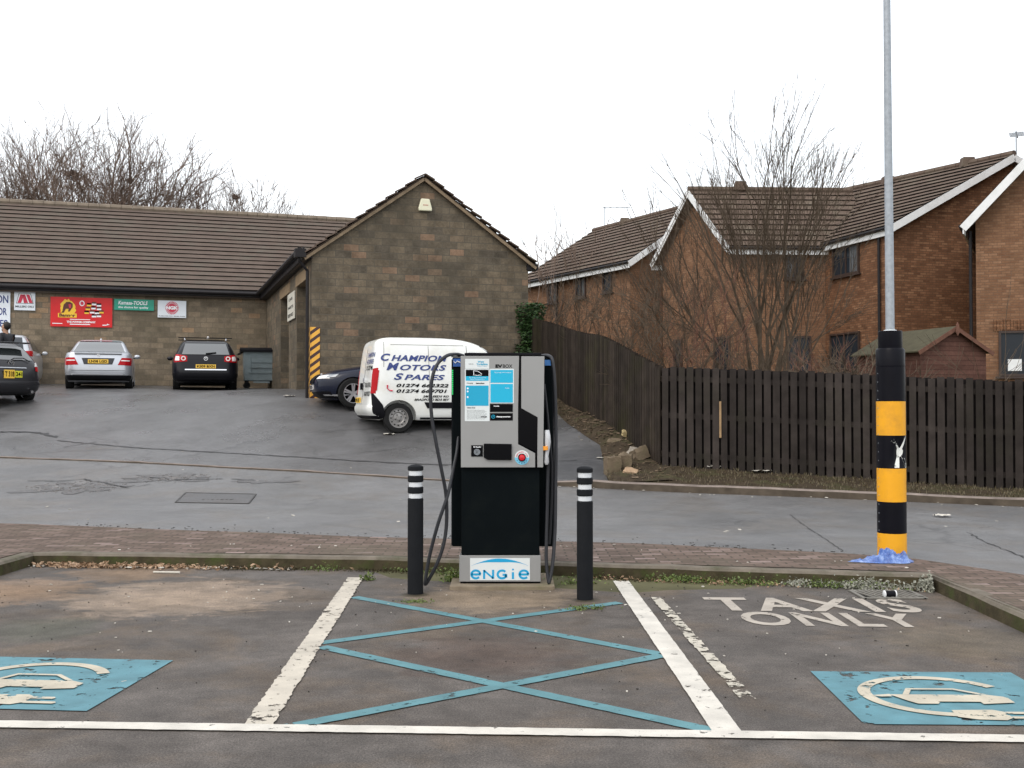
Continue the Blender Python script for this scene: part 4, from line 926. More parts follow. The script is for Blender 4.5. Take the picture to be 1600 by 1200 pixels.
shrub(1340,600,20,[(0,0,1,.85,.075,0,0)], OPT(4,1,3,(.5,.95),.14,.02,.0055,3), 43, 'small pollarded tree beside the lamp post, close behind the fence', m_bark2, 'bare_tree', 'tree')
for px, Y, sd_, lb in ((935,27,44,'wispy bare shrub low above the side fence'),(978,25,45,'wispy bare shrub over the fence, nearer the corner'),(880,30,46,'wispy bare shrub over the far end of the side fence')):
    shrub(px,600,Y,[(-.3,0,1,1.25,.022,0,0),(.2,.1,1,1.35,.022,.1,0),(.5,0,1,1.1,.02,.2,.1),(-.1,0,1,1.2,.02,.3,.1)], OPT(3,1,2,(.3,.6),.12,.05,.006), sd_, lb, m_bark2, group='wispy shrubs behind the side fence')
shrub(1450,600,22,[(.7,0,.8,1.3,.018,0,0),(.95,0,.62,1.5,.018,0,0),(.2,0,1,1.0,.016,.1,0)], OPT(2,1,1,(.2,.4),.07,.03,.006), 47, 'long arching bare shoots reaching across the brick gable', m_bark2)
shrub(1585,600,24,[(-.6,0,1,1.4,.016,0,0),(-.2,0,1,1.7,.016,0,0)], OPT(2,1,1,(.2,.5),.08,.03,.006), 48, 'thin bare twigs before the nearest house at the right edge', m_bark2)
shrub(1230,600,21.5,[(.4,0,1,.8,.02,0,0),(-.3,0,1,.9,.02,0,0),(.9,.1,.7,.9,.02,0,0),(-.7,.1,.8,.9,.02,0,0)], OPT(3,1,2,(.4,.8),.14,.02,.005), 49, 'low tangled shrub at the foot of the large bare tree', m_bark2)
for i_, (px, Y, sd_, mt_) in enumerate(((1050,22,61,0),(1095,22.5,62,1),(1160,22,63,0),(1255,22,64,0),(1300,21,65,1),(1010,24,66,0))):
    lb = ['low brown scrub in front of the first small gable window','low scrub between the two gable windows','low scrub just left of the large tree trunk','low scrub just right of the large tree trunk','low reddish scrub before the wide ground floor window','low scrub where the two fences meet'][i_]
    shrub(px,600,Y,[(-.5,0,.9,.75,.014,-.1,0),(-.2,.1,1,.95,.014,0,0),(.2,0,1,.9,.014,.1,.1),(.5,0,.9,.75,.014,.1,0),(0,-.2,1,.8,.014,0,0)], OPT(3,1,2,(.35,.75),.13,.03,.005), sd_, lb, m_barkr if mt_ else m_bark2, group='low scrub behind the roadside fence')
def leaves(name, n, fn, sz, mat, par=None, seed=1, up=.3):
    rnd = random.Random(seed); vs = []; fs = []
    for i in range(n):
        c_ = Vector(fn(rnd)); a = Vector((rnd.gauss(0,1), rnd.gauss(0,1), rnd.gauss(0,up))).normalized(); b = a.orthogonal().normalized(); b.rotate(Matrix.Rotation(rnd.uniform(0,6.28), 3, a)); s = sz*rnd.uniform(.5,1.3); k = len(vs)
        vs += [tuple(c_-a*s), tuple(c_+b*s*.5+a.cross(b)*s*.15), tuple(c_+a*s), tuple(c_-b*s*.5+a.cross(b)*s*.15)]; fs.append((k,k+1,k+2,k+3))
    me = bpy.data.meshes.new(name); me.from_pydata(vs, [], fs); me.update(); return finish(name, me, mat, par, False, False)
iv = thing('ivy_bush', 'green ivy growing over the far end of the side fence', 'ivy', (.42, 27.9, 1.9))
def ivf(r):
    t = r.uniform(0,6.28); q = math.sqrt(r.random()); z = r.uniform(.0, 2.3)**1; wdt = .40+.12*math.sin(z*3.1)+.1*mnoise.noise((z*3, t, 0)); return (math.cos(t)*q*wdt+.04*z-.08, math.sin(t)*q*.35-.1, z)
leaves('foliage', 5200, ivf, .055, m_ivy, iv, 3)
T = Twigs(); rnd = random.Random(2); grow(T, Vector((0,0,0)), Vector((0,0,1)), 1.1, .03, 3, rnd, OPT(3,1,2,(.2,.4),.1,.05,.006)); T.build('stem', m_bark2, iv)
# weeds and moss along the kerb foot, grass on the verge, leaves and litter
def kerbpt(s):
    p, d = poly_at(KP[2:7], s); return p, d
KL = plen(KP[2:7]); s_l = (Vector(KP[3])-Vector(KP[2])).length
def weeds(name, n, seed, mat, lo, hi, hgt, sz, dens):
    rnd = random.Random(seed); c_ = []
    while len(c_) < dens:
        s = rnd.uniform(lo, hi); c_.append((s, rnd.uniform(.01,.10), rnd.uniform(.05,.16), rnd.uniform(.4,1)))
    def fn(r):
        s, o, w_, h_ = r.choice(c_); p, d = kerbpt(min(KL-.01, max(.01, s+r.gauss(0,w_)))); n_ = Vector((d.y,-d.x)); q = p+n_*(abs(r.gauss(o,.05))+.012); return (q.x, q.y, .004+abs(r.gauss(0,hgt*h_)))
    return tag(leaves(name, n, fn, sz, mat, None, seed, .8), kind='stuff')
weeds('weeds', 800, 5, m_weed, s_l+2.9, s_l+8.5, .03, .014, 14)
weeds('weeds', 900, 6, m_weed, s_l+6.2, KL-.4, .04, .016, 10)
weeds('weeds', 1500, 7, m_grey, s_l+7.3, s_l+8.5, .05, .016, 6)
weeds('weeds', 1300, 13, m_grey, s_l+8.7, KL, .055, .022, 7)
weeds('weeds', 700, 8, m_dry, s_l+5.6, KL, .012, .014, 22)
def clump(px, py, n, rx, rz, mat, seed, sz=.016):
    p = g(px, py); p.z = 0; return tag(leaves('weeds', n, lambda r: (p.x+r.gauss(0,rx), p.y+r.gauss(0,rx*.5), abs(r.gauss(0,rz))+.004), sz, mat, None, seed, .8), kind='stuff')
clump(712,893,420,.055,.05,m_weed,31); clump(575,893,150,.03,.03,m_weed,32); clump(652,926,160,.06,.008,m_weed,33,.01); clump(914,936,260,.075,.012,m_weed,34,.011); clump(905,897,200,.09,.03,m_weed,35)
weeds('moss', 2600, 9, m_kerbface, s_l+2.0, KL, .012, .012, 40)
def leaff(r):
    s = s_l+min(3.2, abs(r.gauss(0,.9))+r.random()*.3); p, d = kerbpt(s); n_ = Vector((d.y,-d.x)); q = p+n_*(.02+abs(r.gauss(0,.07))); return (q.x, q.y, .008+abs(r.gauss(0,.015)))
tag(leaves('fallen_leaves', 800, leaff, .026, m_dry, None, 11, .5), kind='stuff')
m_lit = MAT('litter_white', (.52,.49,.43), .8, .15)
def scraps(name, n, fn, sz, mat, seed):
    rnd = random.Random(seed); mb = MB()
    for i in range(n):
        x, y, z = fn(rnd); s = sz*rnd.choice((.4,.5,.6,.8,1.2)); mb.box((x,y,z+.004), (s*rnd.uniform(.7,1.8), s*rnd.uniform(.4,.9), .005), M=Matrix.Rotation(rnd.uniform(0,6.28),3,'Z')@Matrix.Rotation(rnd.uniform(-.3,.3),3,'X'))
    return tag(mb.build(name, mat, fix=False), kind='stuff')
scraps('litter', 95, lambda r: (r.uniform(-4.5,3.4), 5.6+4.3*r.random()**.5, .001), .014, m_lit, 1)
scraps('litter', 46, lambda r: (lambda p: (p.x, p.y, .012))(V2(kerbpt(s_l+r.random()*2.6)[0]+Vector((0,-.05-.13*r.random())), 0)), .03, m_lit, 2)
scraps('litter', 42, lambda r: (lambda x, y: (x, y, H(x,y)+.02))(*(lambda y: (fx(y)+r.uniform(-.1,.5), y))(r.uniform(18.4,24))), .06, m_lit, 3)
scraps('litter', 36, lambda r: (lambda x, y: (x, y, H(x,y)+.015))(*(lambda x: (x, yf(x)-.05-abs(r.gauss(0,.12))))(r.uniform(-1,9))), .04, m_lit, 4)
scraps('litter', 22, lambda r: (lambda x, y: (x, y, road_z(x,y) if y < yf(x) else H(x,y)+.008))(r.uniform(-8,7), r.uniform(12.5,24)), .05, m_lit, 5)
scraps('litter', 26, lambda r: (lambda x: (x, r.uniform(10.9 if x < 2 else 9.7, 11.4 if x < 2 else 10.2), .132))(r.uniform(-4.5,3.8)), .025, m_lit, 6)
scraps('grit', 260, lambda r: (r.uniform(-4.6,3.5), 5.2+4.8*r.random()**.7, 0), .009, MAT('dark_grit', (.05,.045,.04), .9, .4), 9)
scraps('grit', 300, lambda r: (lambda x: (x, yn(x)+abs(r.gauss(.05,.25)), .1))(r.uniform(-5.5,3.5)), .022, MAT('road_grit', (.035,.033,.03), .9, .4), 10)
def papers(px, py, label, s, zo=.01, col=m_lit, nm='paper_scrap'):
    p = g(px, py); mb = MB(); mb.grid(lambda u, v: (s*(u-.5)*1.6, s*(v-.5), .02*s/.1*mnoise.noise((u*4,v*4,px))+.02), 8, 5); o = mb.build(nm, col, smooth=True, fix=False); o.location = (p.x, p.y, p.z+zo); tag(o, label, 'litter')
papers(1472,808,'crumpled white wrapper lying on the wet road', .13); papers(452,620,'white scrap by the garage corner on the forecourt', .16); papers(608,680,'white scrap on the forecourt by the van wheel', .14); papers(1118,741,'white paper at the foot of the roadside fence',.2,.12); papers(1190,748,'second white paper under the fence nearer the post',.2,.12)
rnd = random.Random(3); mb = MB(); p = g(262,884)
mb.tube([(p.x-.14,p.y+.02,.012),(p.x+.12,p.y-.015,.014)], .010, 6); tag(mb.build('wooden_stick', m_lit), 'thin pale stick lying among leaves at the kerb', 'stick')
# grass tufts
def grass(name, n, fn, h, mat, seed):
    rnd = random.Random(seed); vs = []; fs = []
    for i in range(n):
        x, y, z = fn(rnd); a = rnd.uniform(0,6.28); w_ = .006; hh = h*rnd.uniform(.4,1.3); k = len(vs); dx, dy = math.cos(a), math.sin(a); l = rnd.uniform(.1,.9)*hh
        vs += [(x-dy*w_,y+dx*w_,z),(x+dy*w_,y-dx*w_,z),(x+dx*l,y+dy*l,z+hh)]; fs.append((k,k+1,k+2))
    me = bpy.data.meshes.new(name); me.from_pydata(vs, [], fs); me.update(); return tag(finish(name, me, mat, None, False, False), kind='stuff')
m_grs = LEAF('dull_grass', [(.05,.045,.018),(.095,.075,.035),(.15,.11,.06)])
def gf(r): x = r.uniform(1.6, 12); y = yf(x)+.12+r.random()**.7*1.3; return (x, y, vz(x,y))
def gf2(r): y = r.uniform(18, 27); x = interp([17.7,18.9,22.1,28.2],[2.75,2.66,1.87,.45], y)-.05-abs(r.gauss(0,.22)); return (x, y, H(x,y)+.05)
scraps('rubble_bits', 800, lambda r: (lambda y: (lambda x: (x, y, H(x,y)+.01+(.12+.09*mnoise.noise((x*3, y*3, 9)))*min(1, max(0, (x-fx(y)+.03))/max(.05, (interp([17.7,18.9,22.1,28.2],[2.75,2.66,1.87,.45], y)-fx(y)+.03))*2.4)+.008))(fx(y)+r.random()**.8*(interp([17.7,18.9,22.1,28.2],[2.75,2.66,1.87,.45], y)-fx(y))))(r.uniform(17.9,26)), .055, MAT('brown_debris', (.15,.11,.075), .9, .55, 5), 12)
grass('grass', 5000, gf, .05, m_grs, 1); grass('grass', 3000, gf2, .08, m_grs, 2)
# ------------------------------------------------------------------ vehicles
def pchip(xs, ys):
    xs = np.array(xs, float); ys = np.array(ys, float); h = np.diff(xs); dl = np.diff(ys)/h; m = np.zeros(len(xs)); m[0], m[-1] = dl[0], dl[-1]
    for i in range(1, len(xs)-1): m[i] = 0 if dl[i-1]*dl[i] <= 0 else 2/(1/dl[i-1]+1/dl[i])
    def f(x):
        i = int(min(max(np.searchsorted(xs, x)-1, 0), len(h)-1)); t = (x-xs[i])/h[i]; t = min(max(t, 0), 1)
        return float(ys[i]*(2*t**3-3*t*t+1)+m[i]*h[i]*(t**3-2*t*t+t)+ys[i+1]*(-2*t**3+3*t*t)+m[i+1]*h[i]*(t**3-t*t))
    return f
class Car:
    """body stacked from plan outlines; x forward, y left, z up"""
    def __init__(s, name, label, cat, loc, rot, prof, nr=9, nf=6, tilt=0):
        s.t = thing(name, label, cat, loc, rot); s.t.rotation_euler = (0, tilt, rot)
        z, xr, xf, w_ = zip(*prof); s.z = z; s.fr, s.ff, s.fw = pchip(z, xr), pchip(z, xf), pchip(z, w_); s.nr, s.nf = nr, nf
    def dims(s, z): a, b = s.fr(z), s.ff(z); return (a+b)/2, (b-a)/2, s.fw(z)
    def out(s, th, z, off=0):
        xc, a, w_ = s.dims(z); c, q = math.cos(th), math.sin(th); n = s.nf if c > 0 else s.nr
        return Vector((xc+(a+off)*math.copysign(abs(c)**(2/n), c), (w_+off)*math.copysign(abs(q)**(2/n), q), z))
    def rear(s, y, z, off=.006):
        xc, a, w_ = s.dims(z); t = min(abs(y)/w_, .9995); return Vector((xc-a*(1-t**s.nr)**(1/s.nr)-off, y, z+off*.3))
    def front(s, y, z, off=.006):
        xc, a, w_ = s.dims(z); t = min(abs(y)/w_, .9995); return Vector((xc+a*(1-t**s.nf)**(1/s.nf)+off, y, z+off*.3))
    def side(s, x, z, sg, off=.006):
        xc, a, w_ = s.dims(z); n = s.nr if x < xc else s.nf; t = min(abs(x-xc)/a, .9995); return Vector((x, sg*(w_*(1-t**n)**(1/n)+off), z+off*.3))
    def body(s, paint, wheels, arch=1.12, wheelmat=None, spokes=5, steel=False, rw=.2, cutw=.34):
        zs = []
        for a, b in zip(s.z[:-1], s.z[1:]): k = max(2, int((b-a)/.035)); zs += [a+(b-a)*i/k for i in range(k)]
        zs.append(s.z[-1]); N = 112; ths = []
        for i in range(N):                                       # more samples round the corners
            t = 2*math.pi*i/N; ths.append(t-.20*math.sin(4*t)/1.0*.9)
        mb = MB(); vs = [s.out(t, z) for z in zs for t in ths]; k = len(zs)
        mb.add(vs, [(i*N+j, i*N+(j+1)%N, (i+1)*N+(j+1)%N, (i+1)*N+j) for i in range(k-1) for j in range(N)]+[tuple(range(N))[::-1], tuple((k-1)*N+j for j in range(N))])
        me = bpy.data.meshes.new('body'); me.from_pydata(mb.v, [], mb.f); me.materials.append(paint); me.materials.append(m_blk)
        bm = bmesh.new(); bm.from_mesh(me); bmesh.ops.recalc_face_normals(bm, faces=bm.faces); bm.to_mesh(me); bm.free()
        o = bpy.data.objects.new('tmp', me); C.objects.link(o)
        cm = MB()
        for (x, y, r) in wheels: cm.lathe([(r*arch, y-cutw/2 if y > 0 else y-.5), (r*arch, y+.5 if y > 0 else y+cutw/2)], 36, (x, 0, r*.98), 'Y')
        ce = bpy.data.meshes.new('cut'); ce.from_pydata(cm.v, [], cm.f); ce.materials.append(m_blk); 
        bm = bmesh.new(); bm.from_mesh(ce); bmesh.ops.recalc_face_normals(bm, faces=bm.faces); bm.to_mesh(ce); bm.free()
        co = bpy.data.objects.new('cut', ce); C.objects.link(co)
        md = o.modifiers.new('b', 'BOOLEAN'); md.operation = 'DIFFERENCE'; md.solver = 'EXACT'; md.object = co; md.material_mode = 'TRANSFER'
        bpy.context.view_layer.update(); dg = bpy.context.evaluated_depsgraph_get(); nm = bpy.data.meshes.new_from_object(o.evaluated_get(dg))
        nm.materials.clear()
        bpy.data.objects.remove(o); bpy.data.objects.remove(co)
        s.b = finish('body', nm, [paint, m_blk], s.t, True, False, 32)
        for (x, y, r) in wheels:
            sg = 1 if y > 0 else -1; hw = rw/2; rt = r*.66
            mb = MB(); mb.lathe([(rt,-hw),(r*.93,-hw),(r*.985,-hw*.8),(r,-hw*.4),(r,hw*.4),(r*.985,hw*.8),(r*.93,hw),(rt,hw),(rt*.97,hw*.6),(rt*.97,-hw*.6),(rt,-hw)], 36, (x,y,r), 'Y', False)
            wh = mb.build('wheel', m_tyre, s.t, True); mb = MB()
            if steel:
                mb.lathe([(rt,hw*.98),(rt*.95,hw*.96),(rt*.90,hw*.45),(rt*.62,hw*.55),(rt*.5,hw*.30),(rt*.22,hw*.40),(rt*.20,hw*.62),(.001,hw*.62)] if sg > 0 else [(rt,-hw*.98),(rt*.95,-hw*.96),(rt*.90,-hw*.45),(rt*.62,-hw*.55),(rt*.5,-hw*.30),(rt*.22,-hw*.40),(rt*.20,-hw*.62),(.001,-hw*.62)], 36, (x,y,r), 'Y', False)
                mb.mi = 1
                for i in range(12): t = 2*math.pi*i/12; mb.lathe([(rt*.075,-.004),(rt*.075,.004)], 8, (x+rt*.75*math.cos(t), y+sg*hw*.53, r+rt*.75*math.sin(t)), 'Y')
                for i in range(4): t = 2*math.pi*i/4+.4; mb.lathe([(rt*.06,-.01),(rt*.06,.01)], 6, (x+rt*.33*math.cos(t), y+sg*hw*.42, r+rt*.33*math.sin(t)), 'Y')
                mb.build('rim', [m_steelrim, m_text], wh, True)
            else:
                mb.lathe([(rt,-hw*.9),(rt*1.02,sg*hw*1.0),(rt*.94,sg*hw*.98),(rt*.92,-sg*hw*.2)], 36, (x,y,r), 'Y', False)
                for i in range(spokes):
                    for q in (-.13, .13):
                        t = 2*math.pi*i/spokes+.3; a = Vector((x+rt*.16*math.cos(t+q*2), y+sg*hw*.70, r+rt*.16*math.sin(t+q*2))); b = Vector((x+rt*.95*math.cos(t+q), y+sg*hw*.86, r+rt*.95*math.sin(t+q))); mb.beam(a, b, .035, .03, (0,sg,0))
                mb.lathe([(.001,sg*hw*.78),(rt*.2,sg*hw*.76),(rt*.22,sg*hw*.5)], 20, (x,y,r), 'Y', False)
                mb.mi = 1; mb.lathe([(.001,sg*hw*.1),(rt*.9,sg*hw*.1)], 30, (x,y,r), 'Y', False); mb.build('rim', [m_rim, m_text], wh, True)
    def patch(s, name, mat, fn, q, off=.006, nu=10, nv=6, par=None):
        """q: four corners (a,z) bottom-left, bottom-right, top-right, top-left"""
        def P(u, v, o=off):
            a = q[0][0]*(1-u)*(1-v)+q[1][0]*u*(1-v)+q[2][0]*u*v+q[3][0]*(1-u)*v; z = q[0][1]*(1-u)*(1-v)+q[1][1]*u*(1-v)+q[2][1]*u*v+q[3][1]*(1-u)*v; return fn(a, z, o)
        mb = MB(); mb.grid(P, nu, nv)
        e = [P(i/nu, 0, -.01) for i in range(nu+1)]+[P(1, j/nv, -.01) for j in range(1, nv+1)]+[P(1-i/nu, 1, -.01) for i in range(1, nu+1)]+[P(0, 1-j/nv, -.01) for j in range(1, nv)]
        f = [P(i/nu, 0) for i in range(nu+1)]+[P(1, j/nv) for j in range(1, nv+1)]+[P(1-i/nu, 1) for i in range(1, nu+1)]+[P(0, 1-j/nv) for j in range(1, nv)]
        n = len(e); mb.add(e+f, [(i, (i+1)%n, n+(i+1)%n, n+i) for i in range(n)])
        return mb.build(name, mat, par or s.t, True, uv=False)
    def band(s, name, mat, z0, z1, t0, t1, off, n=40):
        mb = MB(); nv = 4; mb.grid(lambda u, v: s.out(t0+(t1-t0)*u, z0+(z1-z0)*v, off if 0 < v < 1 else -.005), n, 4); return mb.build(name, mat, s.t, True, uv=False)
    def sides(s, q, off=.006, name='side_window', mat=None, nu=8, which=(-1, 1)):
        for sg in which: s.patch(name, mat or m_glass, lambda x, z, o, g_=sg: s.side(x, z, g_, o), q, off, nu, 5)
    def mirrors(s, x, z, w_, mat, glass=True):
        for sg in (-1, 1):
            bm = bmesh.new(); bmesh.ops.create_uvsphere(bm, u_segments=14, v_segments=10, radius=1)
            for v in bm.verts: v.co = Vector((v.co.x*.06, v.co.y*.09, v.co.z*.065))
            me = bpy.data.meshes.new('mirror'); bm.to_mesh(me); bm.free(); me.transform(Matrix.Translation((x, sg*(w_+.075), z))); o = finish('mirror', me, mat, s.t, True)
            mb = MB(); mb.beam((x,sg*(w_-.05),z-.05),(x,sg*(w_+.08),z-.02),.05,.03); mb.build('mirror_arm', m_blk, o)
    def plate(s, y0, y1, z0, z1, body, rear=True, mat=None, off=.02, f=None):
        fn = f or (s.rear if rear else s.front); x0 = min(fn(y0, z0, off).x, fn(y1, z1, off).x, fn((y0+y1)/2, z0, off).x) if rear else max(fn((y0+y1)/2, z0, off).x, fn((y0+y1)/2, z1, off).x)
        sg = -1 if rear else 1; mb = MB(); mb.b2(min(x0, x0-sg*.02), max(x0, x0-sg*.02), y0, y1, z0, z1); o = mb.build('number_plate', mat or m_plate, s.t)
        text('lettering', body, m_text, o, lambda u, v: Vector((x0+sg*.003, (y1+(y0-y1)*u) if rear else (y0+(y1-y0)*u), z0+(z1-z0)*v)), (.06,.94,.18,.82), bold=.03); return o
    def emblem(s, y, z, r, mat=None, rear=True):
        p = (s.rear if rear else s.front)(y, z, .008); mb = MB(); sg = -1 if rear else 1
        mb.lathe([(r*.78,0),(r*.8,sg*.012),(r,sg*.012),(r,0)], 20, p, 'X', False); mb.beam(p+Vector((sg*.01,-r*.5,r*.6)), p+Vector((sg*.01,0,-r*.1)), .012, r*.2, (1,0,0)); mb.beam(p+Vector((sg*.01,r*.5,r*.6)), p+Vector((sg*.01,0,-r*.1)), .012, r*.2, (1,0,0))
        return mb.build('emblem', mat or m_chrome, s.t)
def paint(name, col, rough=.28, metal=.0, dirt=None, coat=.6):
    return MAT(name, col, rough, .05, 2, metal=metal, coat=coat, dirt=dirt)
p_silver = paint('silver_car_paint', (.50,.52,.56), .35, .55, ((.34,.34,.34),1.5,.5)); p_black = MAT('black_car_paint', (.005,.005,.008), .3, .05, 2, coat=.08, spec=.25); p_navy = MAT('dark_blue_car_paint', (.005,.008,.022), .25, .05, 2, coat=.12, spec=.3)
p_grey = MAT('charcoal_car_paint', (.016,.016,.019), .3, .05, 2, coat=.15, spec=.4); p_white = paint('white_van_paint', (.74,.75,.72), .35, 0, ((.55,.52,.42),1.3,.55)); m_headl = PLAIN('headlight_glass', (.30,.32,.34), .15)
p_pale = paint('pale_car_paint', (.55,.57,.60), .35, .4)
DIR = math.atan2(.948, -.3176)
def W4(xf, xr, y, r): return [(xf, y, r), (xf, -y, r), (xr, y, r), (xr, -y, r)]
def base(px, py, Y):
    p = at(px, py, Y); return p
# silver saloon
p = base(159.5, 606, 31.6); c = Car('saloon_car', 'silver saloon car parked facing the wall under the red banner', 'car', (p.x, p.y, 2.04), DIR-R(.5),
 [(.20,-2.05,2.1,.80),(.30,-2.24,2.24,.86),(.50,-2.29,2.30,.885),(.68,-2.28,2.27,.888),(.82,-2.25,2.12,.882),(.92,-2.22,1.55,.86),(.985,-2.20,1.15,.83),(1.005,-1.86,1.08,.80),(1.06,-1.68,.95,.765),(1.20,-1.36,.62,.69),(1.33,-1.05,.27,.625),(1.39,-.78,.02,.57),(1.425,-.5,-.2,.48),(1.44,-.35,-.25,.25)], 9, 5)
c.body(p_silver, W4(1.36,-1.40,.77,.32), spokes=5)
R_ = c.rear
c.patch('rear_window', m_carglass, R_, [(.66,1.035),(-.66,1.035),(-.535,1.335),(.535,1.335)], .012)
c.patch('brake_light', m_glass, R_, [(.56,1.345),(-.56,1.345),(-.53,1.37),(.53,1.37)], .012)
for sg in (1, -1):
    l = c.patch('tail_light', m_red, R_, [(sg*.86,.64),(sg*.50,.655),(sg*.60,.85),(sg*.865,.85)] if sg < 0 else [(.86,.64),(.50,.655),(.60,.85),(.865,.85)], .012)
    c.patch('reverse_lens', m_clear, R_, [(sg*.80,.755),(sg*.58,.758),(sg*.59,.785),(sg*.81,.785)], .017, par=l)
mb = MB(); mb.beam((-2.215,-.60,.975),(-2.215,.60,.975),.05,.025); mb.build('boot_spoiler', p_silver, c.t)
mb = MB(); mb.beam((-2.235,-.60,.955),(-2.235,.60,.955),.02,.012); mb.build('trim', m_glass, c.t)
c.patch('plate_recess', p_grey, R_, [(.36,.665),(-.36,.665),(-.42,.84),(.42,.84)], .004); c.plate(-.26,.26,.695,.805,'LN58 LGD')
c.band('rear_valance', m_blk, .205, .40, R(120), R(240), .006); c.patch('bumper_trim', m_chrome, R_, [(.80,.385),(-.80,.385),(-.82,.40),(.82,.40)], .015); c.emblem(0,.91,.04)
c.patch('bumper_crease', p_grey, R_, [(.84,.50),(-.84,.50),(-.84,.508),(.84,.508)], .01)
c.sides([(-1.35,1.0),(.80,1.0),(.25,1.36),(-.85,1.36)]); c.patch('windscreen', m_glass, c.front, [(-.70,1.0),(.70,1.0),(.52,1.36),(-.52,1.36)], .01); c.mirrors(.55,1.0,.87,p_silver)
mb = MB(); mb.lathe([(.03,0),(.02,.04),(.001,.05)], 10, (-.8,0,1.41)); mb.build('aerial', p_silver, c.t)
# black estate
p = base(318.5, 607, 32.6); c = Car('estate_car', 'black estate car with roof bars parked by the wheeled bin', 'car', (p.x, p.y, 2.02), DIR-R(1.5),
 [(.20,-2.1,2.2,.80),(.32,-2.36,2.32,.87),(.50,-2.39,2.38,.905),(.70,-2.36,2.36,.91),(.85,-2.33,2.15,.90),(.95,-2.28,1.5,.87),(1.02,-2.24,1.1,.825),(1.15,-2.14,.78,.76),(1.30,-1.98,.38,.68),(1.38,-1.85,.12,.62),(1.42,-1.6,-.1,.55),(1.44,-1.2,-.2,.35)], 9, 5)
c.body(p_black, W4(1.42,-1.35,.78,.33), spokes=7); R_ = c.rear
c.patch('rear_window', m_carglass, R_, [(.64,1.0),(-.64,1.0),(-.55,1.32),(.55,1.32)], .012)
for sg in (1, -1):
    l = c.patch('tail_light', m_red, R_, [(sg*.885,.77),(sg*.50,.80),(sg*.50,.95),(sg*.80,1.01)], .012)
    for y_, r_ in ((sg*.60,.065),): 
        q = R_(y_, .88, .022); mb = MB(); mb.lathe([(r_*.55,0),(r_,0),(r_,-.01),(r_*.55,-.01)], 18, q, 'X', False); mb.build('lens_ring', m_clear, l)
    c.patch('reverse_lens', m_clear, R_, [(sg*.83,.82),(sg*.71,.82),(sg*.71,.94),(sg*.81,.95)], .017, par=l)
c.plate(-.27,.27,.61,.72,'KS09 BXN'); c.patch('chrome_strip', m_chrome, R_, [(.56,.555),(-.56,.555),(-.56,.585),(.56,.585)], .018); c.emblem(0,.885,.055)
c.band('rear_bumper', m_blk, .22, .50, R(115), R(245), .012)
mb = MB(); mb.beam(R_(.0,1.02,.03), R_(-.28,1.05,.03), .02, .03); mb.build('rear_wiper', m_blk, c.t)
for sg in (1, -1):
    mb = MB(); mb.tube([(-1.75,sg*.56,1.42),(-1.6,sg*.57,1.475),(.0,sg*.57,1.475),(.1,sg*.56,1.42)], .018, 6); mb.build('roof_rail', m_chrome, c.t)
for x_ in (-1.5, -.3): mb = MB(); mb.beam((x_,-.74,1.51),(x_,.74,1.51),.05,.025); mb.build('roof_bar', m_blk, c.t)
mb = MB(); mb.lathe([(.04,0),(.03,.06),(.001,.075)], 10, (-1.3,-.08,1.50)); mb.build('aerial', m_clear, c.t)
c.sides([(-2.0,1.0),(.85,1.0),(.30,1.34),(-1.75,1.34)]); c.patch('windscreen', m_glass, c.front, [(-.72,1.02),(.72,1.02),(.56,1.36),(-.56,1.36)], .01); c.mirrors(.62,1.0,.90,p_black)
# pale hatchback behind, left
p = base(14, 602, 33.0); c = Car('hatchback_car', 'pale silver hatchback behind the person, parked at the wall', 'car', (p.x, p.y, 2.16), DIR-R(1),
 [(.20,-1.8,1.9,.78),(.32,-1.98,2.0,.85),(.52,-2.02,2.05,.88),(.80,-2.0,1.95,.88),(.95,-1.95,1.5,.86),(1.05,-1.88,1.15,.82),(1.25,-1.74,.72,.74),(1.42,-1.58,.28,.64),(1.49,-1.4,.0,.56),(1.53,-1.0,-.2,.35)], 8, 5)
c.body(p_pale, W4(1.25,-1.2,.76,.31)); R_ = c.rear
c.patch('rear_window', m_glass, R_, [(.62,1.04),(-.62,1.04),(-.54,1.42),(.54,1.42)], .012)
for sg in (1, -1): c.patch('tail_light', m_red, R_, [(sg*.87,.86),(sg*.62,.86),(sg*.64,1.0),(sg*.82,1.03)], .012)
c.plate(-.26,.26,.72,.83,'YJ54 KXR'); c.band('rear_bumper', p_pale, .25, .55, R(115), R(245), .012)
c.patch('reflector', m_red, R_, [(-.84,.60),(-.72,.60),(-.72,.70),(-.84,.72)], .02)
c.sides([(-1.75,1.04),(.90,1.04),(.25,1.44),(-1.5,1.44)]); c.patch('windscreen', m_glass, c.front, [(-.70,1.04),(.70,1.04),(.54,1.44),(-.54,1.44)], .01); c.mirrors(.62,1.06,.86,p_pale)
# charcoal hatchback, nearer, cut by the frame: seen from its rear right... turned
th = R(128); p = at(22, 600, 27.4); c = Car('hatchback_car', 'charcoal hatchback cut off by the left edge, two yellow plates on its tail', 'car', (-13.5, 27.0, 1.64), R(146),
 [(.20,-1.75,1.8,.78),(.30,-1.92,2.0,.85),(.50,-1.97,2.05,.88),(.62,-1.96,2.02,.885),(.85,-1.90,1.8,.88),(.98,-1.84,1.4,.86),(1.08,-1.76,1.05,.80),(1.25,-1.58,.66,.73),(1.40,-1.36,.28,.65),(1.48,-1.15,.0,.58),(1.52,-.8,-.2,.35)], 6, 5)
c.body(p_grey, W4(1.25,-1.2,.77,.315), spokes=7); R_ = c.rear
c.patch('rear_window', m_carglass, R_, [(.62,1.04),(-.62,1.04),(-.54,1.38),(.54,1.38)], .012)
mb = MB(); mb.beam((-1.55,-.60,1.47),(-1.55,.60,1.47),.26,.035); mb.build('spoiler', p_grey, c.t, bevel=.01)
